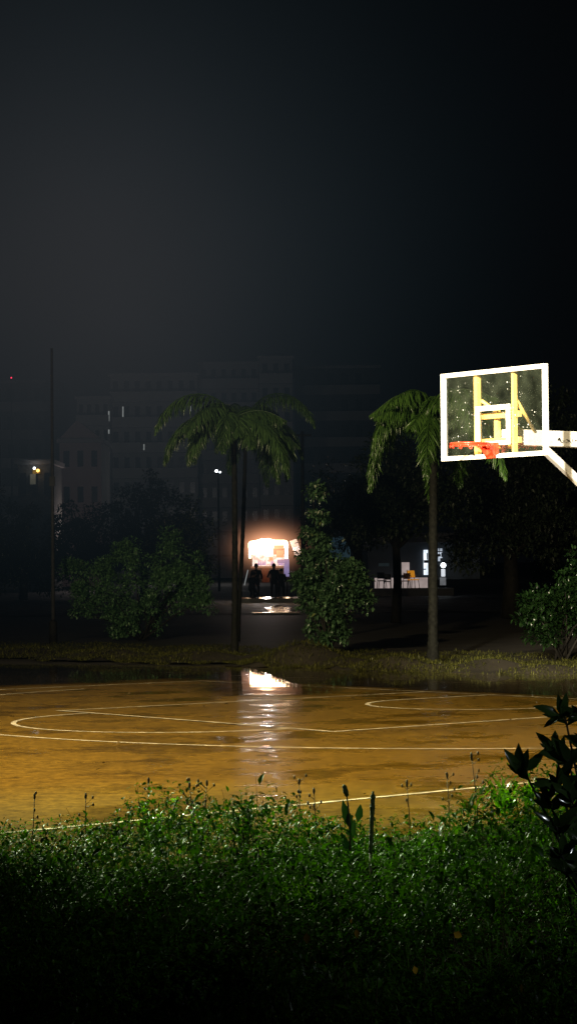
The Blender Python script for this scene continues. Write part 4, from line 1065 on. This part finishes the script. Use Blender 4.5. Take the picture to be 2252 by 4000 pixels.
# double street lamp
D0 = 132; q = at(850, 1840, D0)
sl = empty('street_lamp', (q.x, D0, GZ), 'white twin street lamp shining behind the left palm crown', 'street lamp')
MB().tube([(q.x, D0 + 0.8, -0.03), (q.x, D0 + 0.8, q.z + 0.15), (q.x, D0, q.z + 0.1)], [0.07, 0.05, 0.04], 10).build('pole', M['roof'], sl)
MB().tube([at(845, 1836, D0), at(859, 1839, D0)], 0.03, 8).build('arm', M['pole'], sl)
MB().ball(at(845, 1840, D0 - 0.15), 0.085, 10, 6).build('lamp', M['lit_cold'], sl)
MB().ball(at(859, 1844, D0 - 0.15), 0.05, 10, 6).build('lamp', M['lit_cold'], sl)
# mast with the red beacon
D0 = 245; q = at(44, 1475, D0)
rb = empty('radio_mast', (q.x, D0, GZ), 'thin mast with a small red beacon at the left edge', 'mast')
MB().tube([(q.x, D0, GZ), (q.x, D0, q.z - 0.1)], [0.14, 0.06], 8).build('mast', M['roof'], rb)
MB().ball(q, 0.085, 10, 6).build('beacon', M['lit_red'], rb)

# ------------------------------------------------------------------ foreground weeds
PXC = np.array([-600, 0, 150, 300, 480, 560, 640, 720, 820, 960, 1090, 1200, 1300, 1420, 1560, 1700, 1800, 1900, 2050, 2300, 2900])
PYC = np.array([3150, 3155, 3190, 3185, 3150, 3115, 3100, 3140, 3165, 3130, 3140, 3165, 3195, 3205, 3190, 3155, 3095, 3055, 3015, 2970, 2950])
YN, YF = 6.3, 12.6
def weed_top(x, y):
    """height of the weed canopy over the ground at (x, y)"""
    pxx = W_PX / 2 + x / y * F_PX
    pyy = np.interp(pxx, PXC, PYC) + 24
    zc = CAM_H - (pyy - 2195) / F_PX * 12.0          # height that draws the crest line when at 12 m
    hh = zc - 0.03 + 0.07 * np.sin(3.1 * x + 1.3 * y) + 0.06 * np.sin(7.3 * x - 4.2 * y + 1) + 0.045 * np.sin(13 * x + 9 * y)
    f = np.clip((y - 11.7) / 0.9, 0, 1)
    g_ = np.clip((11.4 - y) / 4.5, 0, 1)
    big_ = np.sin(2.7 * x + 0.9 * y + 0.6) * np.sin(1.9 * y - 1.4 * x + 0.4) + 0.6 * np.sin(5.1 * x - 2.6 * y + 2.0)
    return np.clip(hh * (1 - 0.2 * f) + 0.02 + 0.17 * np.clip(g_ * 3, 0, 1) * (big_ - 0.4), 0.07, 0.8)
def bumps(x, y, s, ph): return 0.5 + 0.25 * (np.sin(x * s + ph) * np.cos(y * s * 0.9 + 2 * ph) + np.sin(x * s * 0.57 - y * s * 0.71 + 3 * ph))
def weed_layer(n, Lr, wr, hmin, seed_f, up, sf):
    y = YN + (YF - YN) * rng.random(n) ** 0.85; x = (rng.random(n) * 2 - 1) * (0.155 * y + 0.55)
    dens = 0.25 * bumps(x, y, 2.6 * sf, 1.7) + 0.35 * bumps(x, y, 6.5 * sf, 0.7 + seed_f) + 0.4 * bumps(x, y, 19 * sf, 2.1 + seed_f)
    k = rng.random(n) < np.clip((dens - 0.28) * 3.0, 0.08, 1)
    x, y, dens = x[k], y[k], dens[k]; n = len(x)
    top = weed_top(x, y) * (0.62 + 0.72 * dens)
    z = np.maximum(top * (1 - (1 - hmin) * rng.random(n) ** 1.5), 0.01)
    L = Lr[0] + (Lr[1] - Lr[0]) * rng.random(n) ** 1.8; Wd = L * rng.uniform(wr[0], wr[1], n)
    D = np.stack([rng.normal(0, 1, n), rng.normal(-0.1, 1, n), rng.normal(up, 0.7, n)], 1)
    return leaves(np.stack([x, y, z], 1), D, L, Wd, 0.2, 0.3)
V1, T1 = weed_layer(150000, (0.012, 0.040), (0.30, 0.60), 0.1, 0.0, 0.2, 1.0)
V2, T2 = weed_layer(11000, (0.030, 0.078), (0.24, 0.5), 0.2, 1.3, 0.25, 0.8)
Vw, Tw = join([(V1, T1), (V2, T2)])
o = np_mesh('undergrowth', Vw, Tw, M['weed']); tag(o, 'dense wet leafy weeds filling the foreground below the court', 'weeds', kind='stuff')
n = 34000
y = YN + (YF - YN) * rng.random(n); x = (rng.random(n) * 2 - 1) * (0.155 * y + 0.55)
keep = rng.random(n) < np.clip((bumps(x, y, 3.4, 0.4) - 0.3) * 2.2, 0.05, 1); x, y = x[keep], y[keep]; n = len(x)
zt = weed_top(x, y) * (0.75 + 0.5 * bumps(x, y, 15, 0.2)); L = 0.07 + 0.30 * rng.random(n) ** 2
D = np.stack([rng.normal(0, 0.6, n), rng.normal(0, 0.6, n), np.ones(n)], 1)
Vb, Tb = blades(np.stack([x, y, np.maximum(zt - L * 0.8, 0) * rng.uniform(0.55, 1, n)], 1), D, L, rng.uniform(0.002, 0.0065, n), rng.uniform(0.15, 0.9, n), 4)
o = np_mesh('grass', Vb, Tb, M['blade']); tag(o, 'thin arching grass blades growing through the foreground weeds', 'grass', kind='stuff')
# bare twigs poking out
n = 260
tw = MB()
for k in range(n):
    yy = random.uniform(7, 12.5); xx = random.uniform(-1, 1) * (0.155 * yy + 0.4); zz = float(weed_top(np.array([xx]), np.array([yy]))[0])
    p0 = Vector((xx, yy, zz * 0.4)); p1 = Vector((xx + random.uniform(-.08, .08), yy + random.uniform(-.08, .08), zz * random.uniform(0.9, 1.25)))
    tw.tube([p0, p0.lerp(p1, 0.5) + Vector((random.uniform(-.02, .02), 0, 0.01)), p1], [0.0022, 0.0016, 0.0008], 4, cap=False)
o = tw.build('twigs', M['dry']); o.name = 'undergrowth'; tag(o, 'thin bare twigs and stems among the foreground weeds', 'twigs', kind='stuff')
# low sparse weeds between the hedge and the court edge
n = 6000
y = rng.uniform(12.3, 14.2, n); x = (rng.random(n) * 2 - 1) * 3.2
V3, T3 = leaves(np.stack([x, y, rng.random(n) * 0.07], 1), np.stack([rng.normal(0, 1, n), rng.normal(0, 1, n), rng.normal(0.5, 0.4, n)], 1), rng.uniform(0.015, 0.04, n), rng.uniform(0.006, 0.016, n))
o = np_mesh('ground_cover', V3, T3, M['weed']); tag(o, 'low sparse creeping weeds on the soil before the court edge', 'ground cover', kind='stuff')

# bright green sprig
def sprig(label, px, pytop, D, n_, m, leaf, spread, cat='plant', name='leafy_sprig', hgt=None):
    t_ = at(px, pytop, D); base_ = Vector((t_.x, D, 0)); root = empty(name, base_, label, cat)
    P_, D_ = [], []; stm = MB()
    for k in range(9):
        e = t_ + Vector((random.uniform(-1, 1) * spread, random.uniform(-1, 1) * spread, -random.random() * spread * 1.1))
        stm.tube([base_, base_.lerp(e, 0.6) + Vector((0, 0, 0.03)), e], [0.005, 0.004, 0.002], 5)
        for i in range(n_):
            f = random.uniform(0.45, 1.0); p = base_.lerp(e, f)
            a_ = random.uniform(0, 2 * PI); P_.append(tuple(p)); D_.append((math.cos(a_), math.sin(a_), random.uniform(0.1, 1.0)))
    P_, D_ = np.array(P_), np.array(D_)
    Vs, Ts = leaves(P_, D_, leaf * rng.uniform(0.6, 1.2, len(P_)), leaf * 0.42 * rng.uniform(0.7, 1.2, len(P_)), 0.2, 0.25)
    np_mesh('foliage', Vs, Ts, m, root); stm.build('stem', M['dry'], root)
    return root
sprig('bright green leafy clump standing highest on the left half of the weeds', 622, 3100, 12.0, 34, M['weed_hi'], 0.042, 0.13)
sprig('small green leafy clump left of the white side line start', 770, 3140, 11.9, 20, M['weed_hi'], 0.035, 0.10)
sprig('green leafy clump under the reflected light streak', 955, 3125, 12.0, 24, M['weed'], 0.04, 0.12)
sprig('fresh green clump in the middle of the lower weeds', 1175, 3440, 10.2, 22, M['weed_hi'], 0.035, 0.10)

# seed stalks
def stalk(label, px, py, pybase, D, lean, head=0.03, tw=4):
    t_ = at(px, py, D); b_ = Vector((at(px + lean, pybase, D).x, D, 0)); root = empty('seed_stalk', b_, label, 'dry stalk', 'thin dry seed stalks above the weeds')
    mid = b_.lerp(t_, 0.6) + Vector((random.uniform(-.015, .015), 0, 0))
    s_ = MB(); s_.tube([b_, mid, t_], [0.0035, 0.003, 0.002], 5)
    hd = MB()
    for k in range(tw):
        f = random.uniform(0.7, 1.0); p = mid.lerp(t_, (f - 0.6) / 0.4 if f > 0.6 else 0); e = p + Vector((random.uniform(-.045, .045), random.uniform(-.03, .03), random.uniform(0.01, .05)))
        s_.tube([p, e], [0.0018, 0.0012], 4); s_.ball(e, (0.006, 0.006, 0.010), 6, 4)
    hd.ball(t_, (0.007, 0.007, head * 0.6), 6, 5)
    s_.build('stem', M['dry'], root); hd.build('seed_head', M['dry'], root)
for a in [('thin dry stalk nearest the left edge, above the weeds', 135, 3112, 3200, 12.2, -30, .03, 3),
          ('short dry stalk between the left edge stalk and the bright green clump', 335, 3110, 3200, 12.2, 10, .03, 4),
          ('straight dry stalk just left of the bright green clump tip', 580, 3050, 3160, 12.1, 8, .03, 2),
          ('branching dry stalk right above the bright green clump', 740, 3068, 3160, 12.1, 20, .03, 8),
          ('dry stalk leaning right, crossing the start of the side line', 808, 3060, 3170, 12.1, -40, .03, 6),
          ('dry stalk under the reflected light streak', 1168, 3055, 3160, 12.1, -18, .03, 6),
          ('short dry stalk left of the leafy spike plant', 1225, 3090, 3180, 12.0, 6, .03, 5),
          ('dry stalk crossing the side line right of the dark spike', 1588, 3062, 3170, 12.1, 12, .04, 3),
          ('twiggy dry stalk left of the arching grass tuft', 1745, 3030, 3120, 12.1, 10, .03, 6),
          ('tall curved dry stalk left of the dark glossy shrub', 1840, 2955, 3100, 12.0, 30, .04, 6)]:
    stalk(*a)

# leafy plant with dark spike, and the cattail-like spike
D0 = 11.4; t_ = at(1345, 3068, D0); b_ = Vector((t_.x + 0.03, D0, 0))
root = empty('flower_spike', b_, 'leafy plant with a dark spike tip, left of the thick dark spike', 'plant')
s_ = MB(); s_.tube([b_, at(1362, 3180, D0), at(1355, 3120, D0), t_], [0.006, 0.005, 0.004, 0.003], 6); s_.build('stem', M['dry'], root)
h_ = MB(); h_.tube([at(1356, 3112, D0), at(1349, 3095, D0), at(1344, 3072, D0), at(1340, 3066, D0)], [0.008, 0.014, 0.012, 0.004], 8); h_.build('spike', M['spike'], root)
PL = [(1358, 3230, 1338, 3125), (1362, 3235, 1362, 3170), (1395, 3215, 1408, 3142), (1365, 3290, 1385, 3200), (1372, 3350, 1330, 3250), (1375, 3360, 1420, 3270), (1375, 3400, 1372, 3260)]
Pp = np.array([tuple(at(a, b, D0)) for a, b, c, d in PL]); Pd = np.array([tuple(at(c, d, D0)) for a, b, c, d in PL]) - Pp
Vs, Ts = leaves(Pp, Pd, np.linalg.norm(Pd, axis=1), 0.042, 0.15, 0.05, up=np.tile([0.2, -1, 0.1], (len(Pp), 1)))
np_mesh('foliage', Vs, Ts, M['bush2'], root)
D0 = 11.2; b_ = Vector((at(1448, 3400, D0).x, D0, 0))
root = empty('flower_spike', b_, 'thick dark upright spike standing tallest before the side line', 'plant')
MB().tube([b_, at(1446, 3330, D0)], [0.007, 0.007], 6).build('stem', M['dry'], root)
sp2 = MB(); pts = [at(1446 + 10 * t, 3335 - 243 * t, D0) for t in np.linspace(0, 1, 26)]
sp2.tube(pts, [0.0135 * (0.75 + 0.3 * random.random()) * (1 if 0 < i < 24 else 0.55) for i in range(26)], 9); sp2.build('spike', M['spike'], root)
Vs, Ts = leaves(np.array([tuple(at(1450, 3370, D0)), tuple(at(1446, 3330, D0))]), np.array([(0.1, 0, 0.3), (-0.12, 0, 0.3)]), np.array([0.06, 0.05]), 0.02)
np_mesh('foliage', Vs, Ts, M['weed_hi'], root)

# arching grass tufts
def tuft(label, px, py, D, k, L0, L1, w, m, lean=(0, 0)):
    q = at(px, py, D); b_ = Vector((q.x, D, max(0.0, q.z))); root = empty('grass_tuft', b_, label, 'grass tuft', 'arching grass tufts')
    n_ = k; P_ = np.tile(tuple(b_), (n_, 1)) + rng.normal(0, 0.02, (n_, 3)); 
    D_ = np.stack([rng.normal(lean[0], 0.55, n_), rng.normal(lean[1], 0.35, n_), np.full(n_, 1.0)], 1)
    Vt, Tt = blades(P_, D_, rng.uniform(L0, L1, n_), w * rng.uniform(0.6, 1.2, n_), rng.uniform(0.35, 0.95, n_), 7)
    np_mesh('blade', Vt, Tt, m, root)
tuft('arching grass tuft with glinting blades in the middle right weeds', 1760, 3330, 11.0, 46, 0.16, 0.30, 0.008, M['blade'])
tuft('tuft of bright green blades left of the dark glossy shrub', 1975, 3170, 11.2, 40, 0.18, 0.36, 0.013, M['weed_hi'], (0.15, 0))
tuft('tuft of broad bright blades close behind the dark glossy shrub', 2060, 3130, 11.0, 26, 0.18, 0.30, 0.014, M['weed_hi'], (-0.3, 0))
tuft('grass tuft at the upper right before the side line', 1830, 3170, 11.6, 34, 0.14, 0.26, 0.008, M['blade'], (-0.3, 0))
tuft('small upright grass tuft in the lower middle weeds', 1185, 3520, 9.8, 16, 0.10, 0.2, 0.009, M['weed_hi'])

# single leaves one can pick out
def one_leaf(label, px, py, D, L, W_, m, d, name='leaf'):
    q = at(px, py, D); Vl, Tl = leaves(np.array([tuple(q)]), np.array([d], dtype=float), np.array([L]), W_, 0.12, 0.1, up=np.array([[0.15, -1, 0.3]]))
    o = np_mesh(name, Vl, Tl, m, origin=q, smooth=True); tag(o, label, 'leaf', 'single leaves in the weeds'); return o
def top_d(px, py):     # distance at which the weed canopy is met
    for D in np.arange(6.5, 12.5, 0.05):
        q = at(px, py, D)
        if q.z <= float(weed_top(np.array([q.x]), np.array([D]))[0]) + 0.03: return float(D)
    return 12.0
for (lab, px, py, L, W_, mk, d) in [
        ('yellow leaf in the lower middle of the weeds', 1195, 3645, .036, .022, 'yellow_leaf', (0.1, 0, -1)),
        ('yellow leaf a little higher and right of the first, under the spikes', 1390, 3630, .032, .018, 'yellow_leaf', (0.15, 0, -1)),
        ('small amber leaf above the second yellow leaf', 1370, 3590, .018, .010, 'yellow_leaf', (0.1, 0, -1)),
        ('brownish yellow leaf in the lower right weeds', 1770, 3645, .034, .028, 'yellow_leaf', (0.8, 0, -.4)),
        ('pair-like yellow green leaf near the bottom middle', 1615, 3775, .030, .022, 'yellow_leaf', (0.3, 0, -1)),
        ('narrow yellow leaf near the bottom right corner', 2034, 3842, .030, .010, 'yellow_leaf', (0.05, 0, -1)),
        ('long light green leaf standing in the left weeds', 188, 3390, .075, .018, 'weed_hi', (0.02, 0, 1)),
        ('rounded light green leaf left of the bottom dark area', 700, 3315, .028, .016, 'weed_hi', (0.1, 0, -1)),
        ('rounded light green leaf in the upper middle weeds', 610, 3345, .028, .017, 'weed_hi', (-0.2, 0, -1)),
        ('slim pale blade pointing down near the bottom middle', 1375, 3745, .060, .010, 'weed_hi', (0.35, 0, -1)),
        ('slim green blade lying near the bottom edge', 1300, 3925, .055, .010, 'weed_hi', (1, 0, -.25))]:
    one_leaf(lab, px, py, top_d(px, py), L, W_, M[mk], d)

# dark glossy shrub at the right
D0 = 9.0; b_ = Vector((at(2260, 3500, D0).x, D0, 0))
root = empty('shrub', b_, 'dark glossy large-leaved shrub at the right edge before the court', 'shrub')
wh = [(2045, 3010, 9.0, 3, 0.1), (2205, 2800, 9.1, 7, 0.0), (2262, 2770, 8.9, 8, 0.2), (2165, 2940, 9.0, 5, -0.2), (2215, 2960, 8.8, 12, -0.2), (2180, 3060, 8.8, 9, -0.15), (2230, 3120, 8.7, 14, 0.1),
      (2290, 2900, 9.0, 12, 0.3), (2140, 3130, 8.8, 7, -0.2), (2170, 3230, 8.6, 12, -0.1), (2260, 3280, 8.6, 14, 0.1), (2330, 3080, 8.8, 14, 0.3), (2190, 3340, 8.5, 7, -0.2), (2200, 3400, 8.5, 12, 0), (2290, 3440, 8.5, 12, 0.1), (2370, 2850, 9.0, 12, 0.3), (2350, 3300, 8.7, 14, 0.2)]
Ps, Ds, Ls = [], [], []; sm = MB()
for (px_, py_, D_, k, ln) in wh:
    e = at(px_, py_, D_); m_ = b_.lerp(e, 0.55) + Vector((0.06, 0, 0.05)); sm.tube([b_, m_, e], [0.010, 0.007, 0.004], 6)
    for i in range(k):
        a_ = 2 * PI * i / k + random.uniform(-.3, .3); el = random.uniform(0.1, 1.5)
        Ps.append(tuple(e - (e - m_).normalized() * random.uniform(0, 0.05))); Ds.append((math.cos(a_) + ln, math.sin(a_) * 0.6, el)); Ls.append(random.uniform(0.07, 0.125))
# the leaf fan that stands out against the court
e = at(2035, 3030, 9.0)
for (tx, ty) in [(1972, 2925), (2020, 2905), (2058, 2925), (1982, 2985), (2040, 2960)]:
    q = at(tx, ty, 8.98); Ps.append(tuple(e)); Ds.append(tuple(q - e)); Ls.append((q - e).length)
e = at(2190, 2800, 9.0)
for (tx, ty) in [(2083, 2752), (2180, 2712), (2215, 2706), (2120, 2838), (2245, 2770)]:
    q = at(tx, ty, 8.98); Ps.append(tuple(e)); Ds.append(tuple(q - e)); Ls.append((q - e).length)
e = at(2160, 2925, 9.0)
for (tx, ty) in [(2093, 2862), (2140, 2890), (2100, 2945)]:
    q = at(tx, ty, 8.98); Ps.append(tuple(e)); Ds.append(tuple(q - e)); Ls.append((q - e).length)
Ps, Ds, Ls = np.array(Ps), np.array(Ds), np.array(Ls)
Vs, Ts = leaves(Ps, Ds, Ls, Ls * 0.36, 0.18, 0.12, up=np.tile([0.1, -0.9, 0.5], (len(Ps), 1)))
np_mesh('foliage', Vs, Ts, M['dark_leaf'], root, smooth=True)
sm.build('stem', M['bark'], root)

# ------------------------------------------------------------------ light
world = bpy.data.worlds.new("World"); scn.world = world; world.use_nodes = True
wn_ = world.node_tree; wn_.nodes.clear()
wo = wn_.nodes.new('ShaderNodeOutputWorld')
sky = wn_.nodes.new('ShaderNodeTexSky'); sky.sky_type = 'NISHITA'; sky.sun_disc = False
sky.sun_elevation = math.radians(-8); sky.sun_rotation = math.radians(200)
b1 = wn_.nodes.new('ShaderNodeBackground'); b1.inputs['Strength'].default_value = 0.02; wn_.links.new(sky.outputs[0], b1.inputs['Color'])
b2 = wn_.nodes.new('ShaderNodeBackground'); b2.inputs['Color'].default_value = (0.8, 0.95, 1.2, 1); b2.inputs['Strength'].default_value = 0.0008
ad = wn_.nodes.new('ShaderNodeAddShader'); wn_.links.new(b1.outputs[0], ad.inputs[0]); wn_.links.new(b2.outputs[0], ad.inputs[1])
wn_.links.new(ad.outputs[0], wo.inputs['Surface'])

def spot(name, loc, aim, power, size, blend, col, rad):
    l = bpy.data.lights.new(name, 'SPOT'); l.energy = power; l.spot_size = size; l.spot_blend = blend; l.color = col; l.shadow_soft_size = rad
    o = bpy.data.objects.new(name, l); C.objects.link(o); o.location = loc
    d = Vector(aim) - Vector(loc); o.rotation_euler = d.to_track_quat('-Z', 'Y').to_euler()
    return o
spot('floodlight', (-7.5, 12.5, 9.0), (1.2, 24.5, 1.5), 36000, math.radians(88), 1.0, (1.0, 0.80, 0.48), 0.25)
spot('hoop_fill_spot', (-2.6, 8.0, 8.6), (2.75, 27.2, 3.5), 75000, math.radians(15), 0.6, (1.0, 0.88, 0.68), 0.2)  # unseen narrow spot added to brighten board and arm
spot('weed_fill_spot', (-9.0, 21.5, 8.0), (0.9, 13.6, 0.3), 22000, math.radians(30), 1.0, (0.85, 1.0, 0.62), 0.2)  # unseen spot added to light the weed crest from behind
spot('sparkle_spot', (4.6, 5.5, 3.6), (1.4, 9.4, 0.3), 240, math.radians(60), 1.0, (0.85, 0.93, 1.0), 0.12)  # unseen weak spot added for cool glints on the foreground leaves
def glow(loc, p, col=(0.9, 0.95, 1.0), r=0.2):
    l = bpy.data.lights.new('facade_fill', 'POINT'); l.energy = p; l.color = col; l.shadow_soft_size = r
    lo = bpy.data.objects.new('facade_fill', l); C.objects.link(lo); lo.location = loc
glow(at(640, 1900, 205.0), 360, (1.0, 0.9, 0.84)); glow(at(960, 1900, 205.0), 280, (1.0, 0.9, 0.84)); glow(at(330, 2060, 155.0), 160, (1.0, 0.8, 0.75))  # unseen point lights added to brighten the far facades

scn.cycles.use_denoising = True
scn.cycles.sample_clamp_indirect = 6
scn.cycles.max_bounces = 6; scn.cycles.transparent_max_bounces = 16; scn.cycles.volume_bounces = 0
scn.cycles.volume_step_rate = 1.0
